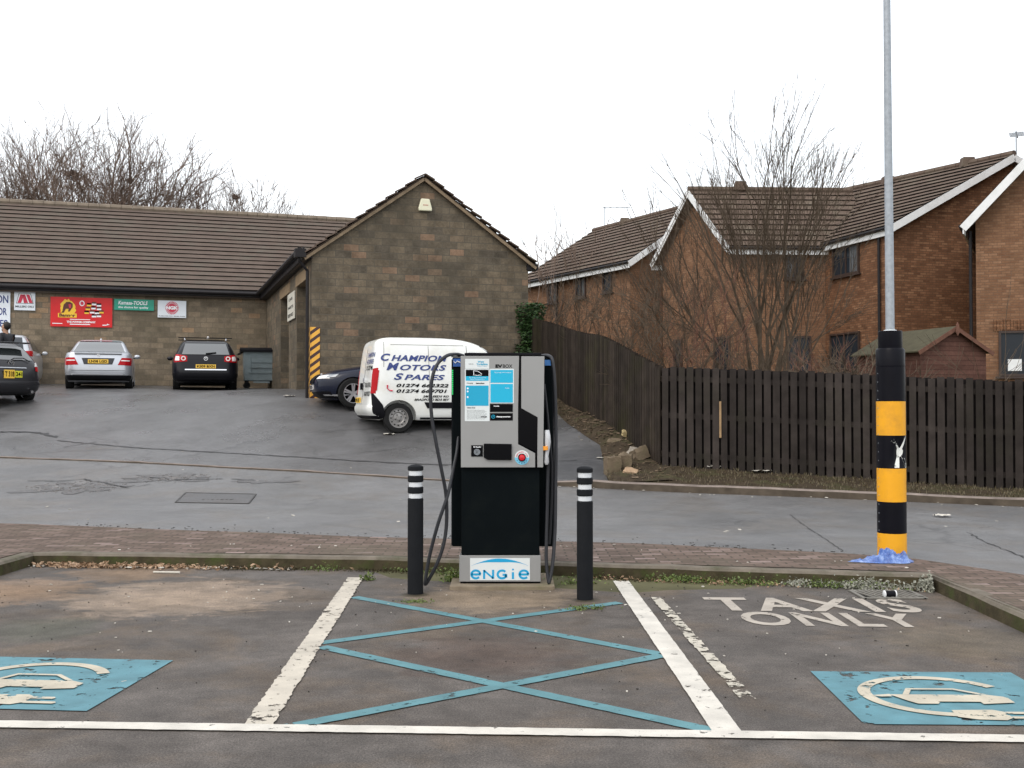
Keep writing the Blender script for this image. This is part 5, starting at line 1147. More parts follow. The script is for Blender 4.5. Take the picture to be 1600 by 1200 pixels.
for sg in (1, -1):
    l = c.patch('tail_light', m_red, R_, [(sg*.875,.76),(sg*.62,.78),(sg*.62,.88),(sg*.86,.90)], .012); c.patch('reverse_lens', m_clear, R_, [(sg*.87,.91),(sg*.62,.89),(sg*.66,.99),(sg*.82,1.02)], .013, par=l)
c.plate(-.02,.24,.60,.80,'T 318'); c.plate(-.22,-.04,.62,.78,'241', mat=PLAIN('lime_plate', (.66,.62,.04), .4)); c.emblem(-.0,.96,.075)
c.patch('tailgate_handle', p_silver, R_, [(.36,.84),(-.36,.84),(-.36,.86),(.36,.86)], .02)
c.band('rear_bumper', p_grey, .26, .56, R(128), R(232), .018)
mb = MB(); mb.tube([R_(.08,.99,.02), R_(-.10,1.07,.05), R_(-.34,1.08,.05), R_(-.48,1.0,.04)], .012, 6); mb.build('rear_wiper', m_blk, c.t)
mb = MB(); mb.tube([(-1.96,-.45,.30),(-2.02,-.45,.28)], .035, 12); mb.build('exhaust_pipe', m_chrome, c.t)
c.sides([(-1.65,1.04),(.85,1.04),(.22,1.40),(-1.30,1.40)], mat=m_winglass); c.patch('windscreen', m_glass, c.front, [(-.70,1.04),(.70,1.04),(.54,1.42),(-.54,1.42)], .01); c.mirrors(.62,1.06,.86,p_grey)
# dark blue saloon, nose towards the garage corner
c = Car('saloon_car', 'dark blue saloon with chrome alloys, half hidden by the white van', 'car', (-2.22, 25.68, 1.53), math.atan2(-.3176,-.948)-R(1.0),
 [(.18,-2.2,2.20,.82),(.30,-2.38,2.40,.90),(.46,-2.44,2.48,.93),(.62,-2.44,2.47,.935),(.74,-2.42,2.36,.93),(.82,-2.40,2.18,.92),(.90,-2.38,1.80,.90),(.98,-2.35,1.30,.87),(1.03,-1.95,1.05,.83),(1.10,-1.75,.95,.79),(1.25,-1.4,.55,.71),(1.38,-1.0,.12,.62),(1.44,-.7,-.2,.52),(1.46,-.5,-.3,.3)], 8, 4.2)
c.body(p_navy, W4(1.67,-1.44,.80,.335), spokes=5)
c.sides([(-1.5,1.04),(.90,1.04),(.30,1.38),(-1.0,1.38)]); c.patch('windscreen', m_glass, c.front, [(-.72,1.05),(.72,1.05),(.54,1.38),(-.54,1.38)], .01); c.mirrors(.75,1.04,.90,p_navy)
for sg in (1, -1):
    l = c.patch('headlight', m_clear, c.front, [(sg*.74,.665),(sg*.46,.655),(sg*.46,.72),(sg*.72,.75)], .014); c.sides([(2.06,.70),(2.27,.68),(2.26,.735),(1.98,.765)], .012, 'headlight', m_headl, which=(sg,))
    c.patch('kidney_grille', m_blk, c.front, [(sg*.30,.56),(sg*.05,.56),(sg*.05,.76),(sg*.30,.76)], .02)
    c.patch('fog_trim', m_chrome, c.front, [(sg*.86,.27),(sg*.60,.27),(sg*.60,.30),(sg*.86,.30)], .02)
c.band('front_lip', m_blk, .20, .40, R(-40), R(40), .006); c.plate(-.26,.26,.42,.53,'YD11 OXE', False, m_clear)
c.patch('kidney_surround', m_chrome, c.front, [(-.31,.765),(.31,.765),(.31,.78),(-.31,.78)], .022)
# white van
VO = Vector((-1.388,23.34,0)); VR = R(18.5); vz_ = 1.03
c = Car('delivery_van', 'white delivery van with navy shop lettering on its side', 'van', (VO.x, VO.y, vz_), VR,
 [(.26,-1.68,1.7,.80),(.34,-1.82,1.90,.855),(.50,-1.87,2.02,.875),(.75,-1.83,2.03,.88),(.95,-1.805,1.95,.878),(1.08,-1.795,1.66,.872),(1.18,-1.785,1.42,.86),(1.35,-1.77,1.18,.835),(1.55,-1.745,.95,.80),(1.75,-1.715,.72,.755),(1.86,-1.68,.50,.71),(1.925,-1.60,.25,.645),(1.965,-1.42,-.1,.52),(1.985,-1.0,-.5,.25)], 11, 5)
c.body(p_white, W4(1.27,-1.25,.765,.305), arch=1.22, steel=True, rw=.18); R_ = c.rear
c.patch('rear_door_gap', m_blk, R_, [(.006,.55),(-.006,.55),(-.006,1.88),(.006,1.88)], .004, 2, 8)
for sg in (1, -1):
    c.patch('tail_light', m_red, R_, [(sg*.82,.80),(sg*.73,.80),(sg*.72,1.30),(sg*.80,1.32)], .014)
    S_ = lambda x, z, o, q=sg: c.side(x, z, q, o); c.patch('tail_light', m_red, S_, [(-1.79,.84),(-1.70,.86),(-1.65,1.27),(-1.755,1.30)], .014)
    c.patch('bumper_corner', m_blk, S_, [(-1.79,.30),(-1.52,.30),(-1.58,.56),(-1.80,.84)], .014); c.patch('side_moulding', m_blk, S_, [(-.66,.50),(.95,.50),(.95,.62),(-.72,.62)], .018, 16)
    c.patch('cab_window', m_glass, S_, [(.25,1.12),(1.15,1.12),(.70,1.66),(.25,1.66)], .01)
    c.patch('sill', m_blk, S_, [(-.80,.27),(.95,.27),(.95,.31),(-.80,.31)], .006)
    c.patch('door_gap', m_blk, S_, [(.20,.45),(.21,.45),(.21,1.80),(.20,1.80)], .004, 2, 10)
c.band('rear_bumper', p_white, .36, .58, R(140), R(220), .02); c.band('lower_bumper', m_blk, .27, .36, R(128), R(232), .015); c.patch('windscreen', m_glass, c.front, [(-.72,1.14),(.72,1.14),(.62,1.80),(-.62,1.80)], .01)
c.mirrors(1.05,1.14,.86,m_blk); c.plate(.1,.56,.62,.73,'YH61 ZZX'); c.emblem(0,1.08,.06)
for x_, z0_, z1_ in ((-1.58,.9,1.9),):
    for sg in (-1, 1): c.patch('panel_gap', MAT('panel_gap_grey', (.25,.25,.24), .7, .1), lambda x, z, o, q=sg: c.side(x, z, q, o), [(-1.40,1.80),(.15,1.80),(.15,1.81),(-1.40,1.81)], .005, 8, 2)
m_gapg = MAT('panel_seam_grey', (.16,.16,.15), .8, .1)  # plain grey for the body panel seams
for sg in (-1, 1):
    S_ = lambda x, z, o, q=sg: c.side(x, z, q, o)
    c.patch('panel_gap', m_gapg, S_, [(-.62,.66),(-.61,.66),(-.61,1.78),(-.62,1.78)], .003, 2, 10); c.patch('panel_gap', m_gapg, S_, [(-1.56,1.34),(-1.55,1.34),(-1.53,1.86),(-1.54,1.86)], .003, 2, 8)
    c.patch('door_handle', m_blk, S_, [(.02,1.02),(.16,1.02),(.16,1.06),(.02,1.06)], .03, 4, 2)
mb = MB(); mb.box(c.rear(.12,.95,.03),(.04,.10,.14)); mb.build('rear_door_handle', m_blk, c.t)
def vs_(x, z, o=.009): return c.side(x, z, -1, o)
van_text = []
def vt(big, small, x0, x1, z0, z1, kb, mat, sh=.3, bold=.03, wb=.14):
    """small capitals with a larger first letter on the van's near side, merged in one mesh"""
    mb = MB()
    for s_, a, b, h in ((big, x0, x0+(x1-x0)*wb, kb), (small, x0+(x1-x0)*(wb+.012), x1, 1)):
        vs, fs = textmesh(s_, 1, sh, bold, space=1.05); q = np.array(vs); lo, hi = q.min(0), q.max(0)
        mb.add([vs_(a+(p[0]-lo[0])/(hi[0]-lo[0])*(b-a), z0+(p[1]-lo[1])/(hi[1]-lo[1])*(z1-z0)*h) for p in q], fs)
    return mb.build('lettering', mat, c.t, fix=False, uv=False)
def fx_(px, py):     # van side point for a pixel: local x, z
    d = at(px, py, 10)-Vector((0,0,CAMZ)); n = Vector((math.sin(VR), -math.cos(VR), 0)); P0 = VO+n*.86; k = (P0.dot(n))/(d.dot(n)); w_ = d*k; q = w_-VO
    return q.x*math.cos(VR)+q.y*math.sin(VR), w_.z+CAMZ-vz_
def vline(px0, px1, pyt, pyb): a = fx_(px0, pyb); b = fx_(px1, pyb); t_ = fx_((px0+px1)/2, pyt); m_ = fx_((px0+px1)/2, pyb); return a[0], b[0], m_[1], t_[1]
x0,x1,z0,z1 = vline(596,700,555,564.5); vt('C','HAMPION',x0,x1,z0,z1,1.22,m_navy)
x0,x1,z0,z1 = vline(604,698,570,579); vt('M','OTOR S'.replace(' ',''),x0,x1,z0,z1,1.30,m_navy,wb=.21)
x0,x1,z0,z1 = vline(615,695,585.5,594); vt('S','PARES',x0,x1,z0,z1,1.22,m_navy,wb=.19)
for s_, a in (('01274 662322',(619,700.5,599.8,605.4)),('01274 669701',(619,698,608.5,614.2)),('280 LEEDS RD',(660,701,618,621.2)),('BRADFORD BD3 8EY',(647,702,623,626.4))):
    x0,x1,z0,z1 = vline(*a); text('lettering', s_, m_text, c.t, lambda u, v: vs_(u, v), (x0,x1,z0,z1), shear=.25, bold=.035)
xc_, zc_ = fx_(609,606.5); mb = MB(); mb.tube([vs_(xc_-.05,zc_+.06,.012), vs_(xc_-.055,zc_,.012), vs_(xc_-.01,zc_-.05,.012), vs_(xc_+.05,zc_-.055,.012)], [.018,.010,.010,.018], 6); mb.build('telephone_mark', m_sred, c.t)
for i, (tx, z_) in enumerate((('CHAMPION',1.60),('MOTOR SPARES',1.46),('01274',1.33),('TRADE & RETAIL',.98),('BRADFORD',.80))):
    text('lettering', tx, m_navy if i < 2 else m_text, c.t, lambda u, v: c.rear(-u, v, .012), (.16,.70,z_-.05,z_+.045), bold=.02)
# wheeled bin
p = at(410, 610, 34.6); t = thing('wheeled_bin', 'grey galvanised four-wheeled bin with black lid in the corner', 'bin', (p.x, p.y-.2, 2.13), R(16))
mb = MB(); hw, hd = .44, .33; ws = ((-.52,-.33,.24),(.52,-.33,.24),(.52,.36,.24),(-.52,.36,.24),(-.56,-.40,1.18),(.56,-.40,1.18),(.56,.42,1.18),(-.56,.42,1.18))
mb.add(ws, [(0,1,5,4),(1,2,6,5),(2,3,7,6),(3,0,4,7),(0,3,2,1),(4,5,6,7)]); mb.build('bin_body', m_bin, t, bevel=.02)
mb = MB()
for z_ in (.66,): mb.beam((-.40,-.385,z_),(.40,-.385,z_),.02,.02)
for a, b in (((-.34,1.0),(.38,1.0)),((.38,1.0),(.36,.5)),((-.34,1.0),(-.32,.5)),((-.4,.5),(.4,.5)),((-.3,.82),(.3,.82))): mb.beam((a[0],-.387+(1-a[1])*.02,a[1]),(b[0],-.387+(1-b[1])*.02,b[1]),.018,.015)
mb.build('pressed_ribs', m_bin, t)
mb = MB(); N = 10; mb.grid(lambda u, v: Vector(((u-.5)*1.30, -.46+v*.94, 1.20+.10*math.sin(math.pi*v)+.01*(u-.5))), 4, N); mb.add([Vector(((u-.5)*1.30, y_, z_)) for u in (0,1) for y_, z_ in ((-.46,1.14),(-.46,1.21),(.48,1.21),(.48,1.14))], [(0,1,5,4),(2,3,7,6),(0,4,7,3),(0,3,2,1),(4,5,6,7)]); mb.build('lid', m_blk, t)
mb = MB(); mb.tube([(-.60,-.2,1.12),(-.70,-.2,1.08),(-.70,.2,1.08),(-.60,.2,1.12)], .03, 6); mb.build('lifting_trunnion', m_blk, t)
for x_ in (-.44,.44):
    for y_ in (-.28,.30):
        mb = MB(); mb.lathe([(.10,-.025),(.10,.025)], 18, (x_,y_,.10), 'Y'); cw = mb.build('caster', m_tyre, t, True); mb = MB(); mb.b2(x_-.05,x_+.05,y_-.05,y_+.05,.12,.26); mb.build('caster_fork', m_blk, cw)
mb = MB(); mb.beam((-.25,-.3,.20),(.25,-.3,.20),.03,.05); mb.build('chassis_bar', m_bin, t)
# tall dark post behind the bin
mb = MB(); mb.b2(.64,.72,-.42,-.34,0,1.26); mb.build('bin_side_rail', m_blk, t)
# ------------------------------------------------------------------ charging point
YF_ = 9.45; ORG = at(783, 912, YF_); ORG.z = 0
def cp(px, py): v = at(px, py, YF_); return v.x-ORG.x, v.z
ch = thing('charging_point', 'tall grey and black electric car charging point between two bollards', 'charging point', ORG)
m_panel = MAT('brushed_grey_panel', (.29,.29,.285), .42, .04, 3, metal=.25); m_cab = MAT('black_cabinet', (.004,.006,.007), .6, .15, 3, spec=.03, dirt=((.008,.010,.009),3,.5)); m_cyan = PLAIN('cyan_print', (.0,.40,.62), .45); m_cyan2 = PLAIN('deep_cyan_print', (.0,.33,.53), .45)
m_lab = MAT('label_white', (.66,.70,.70), .45, .03); m_black = PLAIN('gloss_black', (.003,.003,.004), .2, spec=.10); m_conc = MAT('concrete_plinth', (.22,.18,.13), .9, .3, 8, .6, 40, dirt=((.10,.10,.05),4,.7))
def pbox(mb, x0, x1, y0, y1, d0, d1):      # pixel rectangle on the face, depth range (negative = towards viewer)
    a, zt = cp(x0, y0); b, zb = cp(x1, y1); mb.b2(a, b, d0, d1, zb, zt)
mb = MB(); mb.b2(-.44,.46,-.12,.62,-.02,.035); mb.build('concrete_base', m_conc, ch, bevel=.008)
mb = MB(); mb.b2(-.355,.34,.03,.55,.03,.075); mb.build('base_gap', m_text, ch)
mb = MB(); pbox(mb, 717.5, 845, 868, 909, 0, .56); mb.build('plinth', m_panel, ch, bevel=.004)
mb = MB(); pbox(mb, 721, 843, 729, 867.5, .012, .55); mb.build('lower_cabinet', m_cab, ch, bevel=.004)
mb = MB(); pbox(mb, 705, 865, 557, 858, .18, .56); mb.build('rear_cabinet', m_cab, ch, bevel=.008)
mb = MB(); pbox(mb, 721, 848, 556, 730, .001, .18); mb.build('upper_cabinet', m_cab, ch)
mb = MB(); pbox(mb, 726, 846, 551.5, 555.5, -.02, .56); mb.build('top_cap', m_blk, ch, bevel=.003)
def face(name, pts, mat, d, th, par=ch, bev=0):
    mb = MB(); mb.prism([(cp(*p)[0], d, cp(*p)[1]) for p in pts], (0,th,0)); return mb.build(name, mat, par, bevel=bev)
fp = face('front_panel', [(720,556.5),(811,556.5),(809.5,638),(809.5,694),(836,708),(836,730),(720.5,730)], m_panel, -.03, .03, bev=.002)
face('right_panel', [(814.5,557),(850.5,557),(848.5,730),(839.5,730),(839.5,706.5),(840,652),(814.5,638)], m_panel, -.03, .03, bev=.002)
face('display_window', [(810.5,638),(813.5,638.5),(839.5,652),(839.2,706.8),(810.5,692.5)], m_black, -.026, .02)
face('panel_gap', [(811.5,556.5),(814,556.5),(814,640),(811.5,640)], m_black, -.02, .02); face('panel_gap', [(836.5,706),(839,706),(839,730),(836.5,730)], m_black, -.02, .02)
def ft(s_, x0, x1, y0, y1, mat, par, d=-.0335, bold=.02): text('lettering', s_, mat, par, lambda u, v: Vector((u, d, v)), (cp(x0,y1)[0], cp(x1,y1)[0], cp(x0,y1)[1], cp(x0,y0)[1]), bold=bold)
def lab(x0, x1, y0, y1, mat, par, d=-.032, th=.002, nm='label'): return face(nm, [(x0,y0),(x1,y0),(x1,y1),(x0,y1)], mat, d, th, par)
l1 = lab(727,764.5,561,576.5,m_lab,fp); ft('West', 746.5,756.5,564,566.8,m_cyan2,l1,bold=.03); ft('Yorkshire', 744.5,762,567.5,571,m_cyan2,l1,bold=.03); ft('Combined Authority',746,761,572,573.3,m_cyan2,l1,bold=0); ft('leeds city', 732.5,740,568,570,m_blk,l1,bold=0)
l2 = lab(726.5,765,577,658,m_lab,fp); lab(728,763.5,578,588,m_text,l2,-.0335); lab(728,763.5,588.1,595,m_cyan,l2,-.0335); lab(728,763.5,602.5,634,m_cyan2,l2,-.0335)
mb = MB(); cpts = [(739.5,579.6),(747,580.2),(750.5,583),(753,584.5),(752.5,586.6),(749,586.4),(746.5,587),(742,586.2),(740,586.6),(740.6,583),(739.8,580.5)]
mb.tube([(cp(*p)[0], -.036, cp(*p)[1]) for p in cpts], .0028, 6); mb.build('car_mark', m_wtext, l2)
ft('The charge point for everyone', 733,760,589.5,591.3,m_wtext,l2,-.0345,0); ft('Rapid charging here', 735,757,592,593.6,m_wtext,l2,-.0345,0)
ft('Charging', 729.5,739,597.8,600,m_blk,l2,-.0335); ft('Instructions', 744,757,597.8,600,m_text,l2,-.0335,.05)
for k, y in enumerate((606,610.7,619.5)):
    a, z = cp(731, y+1); mb = MB(); mb.lathe([(.001,0),(.0078,0)], 12, (a,-.0346,z), 'Y', False); mb.build('bullet', m_wtext, l2)
ft('Customer Charter', 730,743,636,638,m_text,l2,-.0335,.04)
for i in range(8): ft('please connect the cable and follow the steps shown on the screen '[:44+(i*7)%20], 730, 757+(i*3)%5, 640.5+i*1.9, 641.8+i*1.9, m_blk, l2, -.0335, 0)
ft('0345 6666', 752,761,650,652,m_text,l2,-.034,.04)
l3 = lab(765.5,803,576.5,630,m_lab,fp); lab(766.5,801.5,578.3,598.2,m_cyan,l3,-.0335); lab(766.5,801.3,600,629,m_cyan,l3,-.0335); ft('Pay as you go at this chargepoint', 773,799,581.2,583.3,m_wtext,l3,-.0345,0); ft('Contact', 789,796,605.6,607.2,m_wtext,l3,-.0345,0)
l4 = lab(765.8,801.3,631.2,643.6,m_text,fp); ft('Contactless', 771.5,780,633.5,635.3,m_wtext,l4,-.0335,.04)
l5 = lab(765.8,801.3,645.5,657,m_text,fp); ft('chargeyourcar', 775.5,798,649.8,652.6,m_wtext,l5,-.0335,.05)
a, z = cp(770.8,651); mb = MB(); mb.lathe([(.0125,0),(.016,0)], 20, (a,-.0338,z), 'Y', False); mb.beam((a-.006,-.0338,z-.004),(a+.007,-.0338,z+.008),.004,.001,(0,1,0)); mb.build('tick_mark', m_cyan, l5)
ft('EV', 774.2,785,569.6,575,m_text,fp,-.0315,.06); ft('BOX', 785.8,800.6,569.6,575,m_text,fp,-.0315,.01)
l6 = lab(736.5,754.5,695.5,713,m_text,fp,-.036,.006,'card_reader'); ft('RF Reader',740,752,697.2,699,m_wtext,l6,-.0375,.04)
a, z = cp(745.6,706); mb = MB(); 
for r_ in (.012,.019,.025): mb.lathe([(r_-.0016,0),(r_+.0016,0)], 24, (a,-.0375,z), 'Y', False)
mb.beam((a-.022,-.0375,z),(a+.022,-.0375,z),.003,.001,(0,1,0)); mb.beam((a,-.0375,z-.022),(a,-.0375,z+.022),.003,.001,(0,1,0)); mb.build('contactless_mark', m_galv, l6)
face('card_slot_hood', [(757,692.8),(799.5,693.5),(799.5,717),(799,718.5),(762.5,718.2),(756,714.5),(756,694)], m_black, -.05, .03, fp, .003)
# emergency stop
a, z = cp(815.5, 714.5); mb = MB(); N = 24
def arc(r0, r1, t0, t1, d): mb.add([Vector((a+r*math.cos(t0+(t1-t0)*i/N), d, z+r*math.sin(t0+(t1-t0)*i/N))) for i in range(N+1) for r in (r0, r1)], [(2*i,2*i+1,2*i+3,2*i+2) for i in range(N)])
arc(.002,.063,0,math.pi,-.0325); es = mb.build('emergency_stop', m_lab, fp, fix=False); mb = MB(); arc(.002,.063,math.pi,2*math.pi,-.0325); mb.build('warning_disc', PLAIN('pale_blue_print', (.18,.55,.75), .4), es, fix=False)
def arctext(s_, r, t0, t1, mat, inv=1):
    n = len(s_); mb = MB()
    for i, ch_ in enumerate(s_):
        if ch_ == ' ': continue
        vs, fs = textmesh(ch_, 1, 0, .04); q = np.array(vs); q = (q-q.min(0))*[.0115, .0135]; t = t0+(t1-t0)*i/(n-1); c_ = Vector((a+r*math.cos(t), -.0335, z+r*math.sin(t))); ro = t-math.pi/2 if inv > 0 else t+math.pi/2
        mb.add([c_+Vector(((p[0]-.004)*math.cos(ro)-p[1]*math.sin(ro), 0, (p[0]-.004)*math.sin(ro)+p[1]*math.cos(ro))) for p in q], fs)
    mb.build('lettering', mat, es, fix=False, uv=False)
arctext('EMERGENCY STOP', .042, R(168), R(12), m_sred); arctext('PRESS', .055, R(215), R(325), m_navy, -1)
mb = MB(); mb.lathe([(.034,0),(.034,-.012),(.026,-.014)], 24, (a,-.034,z), 'Y', False); mb.build('button_collar', m_text, es, True)
mb = MB(); mb.lathe([(.014,-.012),(.014,-.030),(.025,-.032),(.027,-.042),(.022,-.050),(.001,-.053)], 24, (a,-.034,z), 'Y', False); mb.build('red_button', PLAIN('red_button_plastic', (.55,.01,.02), .25), es, True)
# supplier plate on the plinth
lg = lab(734.5,828,872,906.5,m_lab,ch,-.004,.004,'supplier_plate')
P_ = lambda px, py, d=-.0052: Vector((cp(px,py)[0], d, cp(px,py)[1]))
mb = MB(); N = 40; vs = []
for i in range(N+1): u = i/N; x_ = 737+88*u; vs += [P_(x_, 883.8-11.2*math.sin(math.pi*u)**.9), P_(x_, 883.8-(11.2-5.5*math.sin(math.pi*u)**1.2)*math.sin(math.pi*u)**.9+.3)]
mb.add(vs, [(2*i,2*i+1,2*i+3,2*i+2) for i in range(N)]); m_eng = PLAIN('supplier_blue', (.0,.32,.60), .45); mb.build('swoosh', m_eng, lg, fix=False)
# rounded letters built as strokes
def stroke(pts, w_=.019):
    vs = []; P = [Vector((p[0], 0, p[1])) for p in pts]
    for i, p in enumerate(P):
        d = (P[min(i+1,len(P)-1)]-P[max(i-1,0)]).normalized(); n = Vector((-d.z, 0, d.x)); vs += [p+n*w_/2+Vector((0,-.0052,0)), p-n*w_/2+Vector((0,-.0052,0))]
    mb.add(vs, [(2*i,2*i+1,2*i+3,2*i+2) for i in range(len(P)-1)])
mb = MB(); zb = cp(0,904.6)[1]+.006; hh = cp(0,890.5)[1]-zb-.004
def xx(px): return cp(px, 890)[0]
def earc(cx, rx, t0, t1, n=22): return [(cx+rx*math.cos(t0+(t1-t0)*i/n), zb+hh/2+hh/2*math.sin(t0+(t1-t0)*i/n)) for i in range(n+1)]
for cx in (743.5, 818.5): X_ = xx(cx); rx = .038; stroke(earc(X_, rx, 0, R(318))); stroke([(X_-rx,zb+hh/2),(X_+rx+.004,zb+hh/2)])
x0 = xx(756.5); x1 = xx(770.5); stroke([(x0,zb-.006),(x0,zb+hh+.004)]); stroke([(x0,zb+hh),(x1,zb)], .015); stroke([(x1,zb-.004),(x1,zb+hh+.006)])
X_ = xx(784.5); stroke(earc(X_, .038, R(42), R(335))); stroke([(X_+.004,zb+hh*.45),(X_+.040,zb+hh*.45)]); stroke([(X_+.036,zb+.008),(X_+.036,zb+hh*.5)])
x0 = xx(801.5); stroke([(x0,zb-.006),(x0,zb+hh*.78)]); mb.lathe([(.001,0),(.0085,0)], 12, (x0,-.0052,zb+hh*1.12), 'Y', False)
mb.build('lettering', m_eng, lg, fix=False, uv=False)
# blue stickers and green status light on the flanks, cable hooks
face('blue_sticker', [(706,559),(719,559),(719,571.5),(706,571.5)], PLAIN('blue_sticker_print', (.015,.10,.38), .35), .172, .004)
mb = MB(); stroke_z = cp(0,564.5)[1]
mb.tube([(cp(707,563)[0],.168,cp(0,563)[1]), (cp(710,566)[0],.168,cp(0,566)[1]), (cp(713,563)[0],.168,cp(0,563)[1]), (cp(718,565)[0],.168,cp(0,565)[1])], .005, 6); mb.build('sticker_mark', m_wtext, ch)
face('blue_sticker', [(852,561),(861,561),(862,570),(852,570)], PLAIN('blue_sticker_right', (.03,.16,.45), .35), .172, .004)
m_led, nt_, bs_ = _new('green_status_light'); bs_.inputs['Base Color'].default_value = (.02,.3,.08,1); bs_.inputs['Emission Color'].default_value = (.03,.85,.2,1); bs_.inputs['Emission Strength'].default_value = .55
mb = MB(); x_, _ = cp(705.5, 600)
for i in range(13): zc = cp(0, 578+i*3.1)[1]; mb.b2(x_-.006, x_+.004, .165, .179, zc-.006, zc+.006)
mb.build('status_light', m_led, ch)
mb = MB(); pbox(mb, 703.5, 706, 560, 857, .20, .25); pbox(mb, 864, 867, 560, 860, .20, .25); mb.build('edge_trim', m_blk, ch)
m_cable = MAT('charging_cable', (.016,.017,.021), .45, .15, 8)
def spline(P, n=10):
    out = []; P = [Vector(p) for p in P]; Q = [P[0]*2-P[1]]+P+[P[-1]*2-P[-2]]
    for i in range(1, len(Q)-2):
        a_, b, c_, d = Q[i-1:i+3]
        for k in range(n): t = k/n; out.append(.5*((2*b)+(c_-a_)*t+(2*a_-5*b+4*c_-d)*t*t+(3*b-3*c_+d-a_)*t**3))
    return out+[P[-1]]
def cable(pts, r=.0155, nm='charging_cable'):
    mb = MB(); mb.tube(spline([(cp(a_, b)[0]+(dp*cp(a_,b)[0]/9.45), dp, (cp(a_, b)[1]-CAMZ)*(1+dp/9.45)+CAMZ) for a_, b, dp in pts]), r, 10); return mb.build(nm, m_cable, ch, True)
cable([(724,556,.25),(712,553.5,.20),(697,556.5,.08),(681,573,0),(673.5,604,-.02),(674,645,-.03),(681,690,-.03),(690,735,-.02),(697,775,0),(697.5,820,0),(692,855,-.02),(681,885,-.04),(666.5,911,-.05),(665,906,-.06),(671,870,-.05),(684,820,-.04),(699,775,0),(708,735,.08),(714,705,.14),(716,680,.2)])
cable([(846,556,.25),(856,556,.18),(863,565,.12),(867,610,.1),(868.5,680,.1),(868,760,.08),(867,830,.05),(863.5,880,.0),(859,906,-.03),(857,907,-.03),(853.5,870,0),(855,790,.04),(856,730,.04),(856,712,.0)])
cable([(850,600,.16),(856,660,.15),(862,740,.14),(860,820,.12),(858,850,.12)], .012)
mb = MB(); mb.tube([(cp(703.5,556)[0], .17, cp(703,556)[1]), (cp(866,556)[0], .2, cp(866,556)[1])], .006, 6); mb.build('cable_arm', m_blk, ch)
mb = MB(); q = [(854.5,672,.021),(855.3,680,.026),(855.8,690,.028),(855,702,.022),(854,712,.017),(854,722,.022),(854,726,.012)]
mb.tube([(cp(a_,b)[0], -.005, cp(a_,b)[1]) for a_, b, r_ in q], [r_ for *_, r_ in q], 14); cn = mb.build('connector', PLAIN('silver_connector', (.55,.56,.58), .3, .3), ch, True)
mb = MB(); mb.tube([(cp(852,697)[0], -.03, cp(852,697)[1]), (cp(852.5,703)[0], -.03, cp(852,703)[1])], [.022,.022], 14); mb.build('orange_latch', PLAIN('orange_plastic', (.80,.30,.02), .4), cn, True)
mb = MB(); pbox(mb, 849, 858, 694, 716, .02, .10); mb.build('connector_holster', m_blk, ch, bevel=.01)
# ------------------------------------------------------------------ bollards
m_bol = MAT('bollard_plastic', (.012,.013,.015), .6, .15, 8, .2, 60, spec=.08); m_refl = MAT('reflective_band', (.62,.64,.66), .4, .06, 10)
def bollard(px, py, Y, label):
    p = at(px, py, Y); t = thing('bollard', label, 'bollard', (p.x, p.y, 0), 0, 'black bollards flanking the charging point'); r = .066
    def seg(z0, z1): mb = MB(); mb.lathe([(r-.006,z0),(r,z0+.008),(r,z1-.008),(r-.006,z1)], 32); return mb
    mb = seg(-.02,.80); mb.build('post', m_bol, t, True)
    zz = .80
    for k in range(3):
        mb = MB(); mb.lathe([(r-.011,zz),(r-.011,zz+.04)], 32); mb.build('reflective_band', m_refl, t, True); zz += .04
        h = .055 if k < 2 else .032
        if k < 2: seg(zz, zz+h).build('collar', m_bol, t, True)
        else: mb = MB(); mb.lathe([(r-.006,zz),(r,zz+.006),(r,zz+h),(r-.008,zz+h+.008),(r*.5,zz+h+.018),(.001,zz+h+.02)], 32); mb.build('cap', m_bol, t, True)
        zz += h
    return t
bollard(649, 926, 9.17, 'black bollard on the left of the charging point'); bollard(914, 935, 8.90, 'black bollard on the right of the charging point')
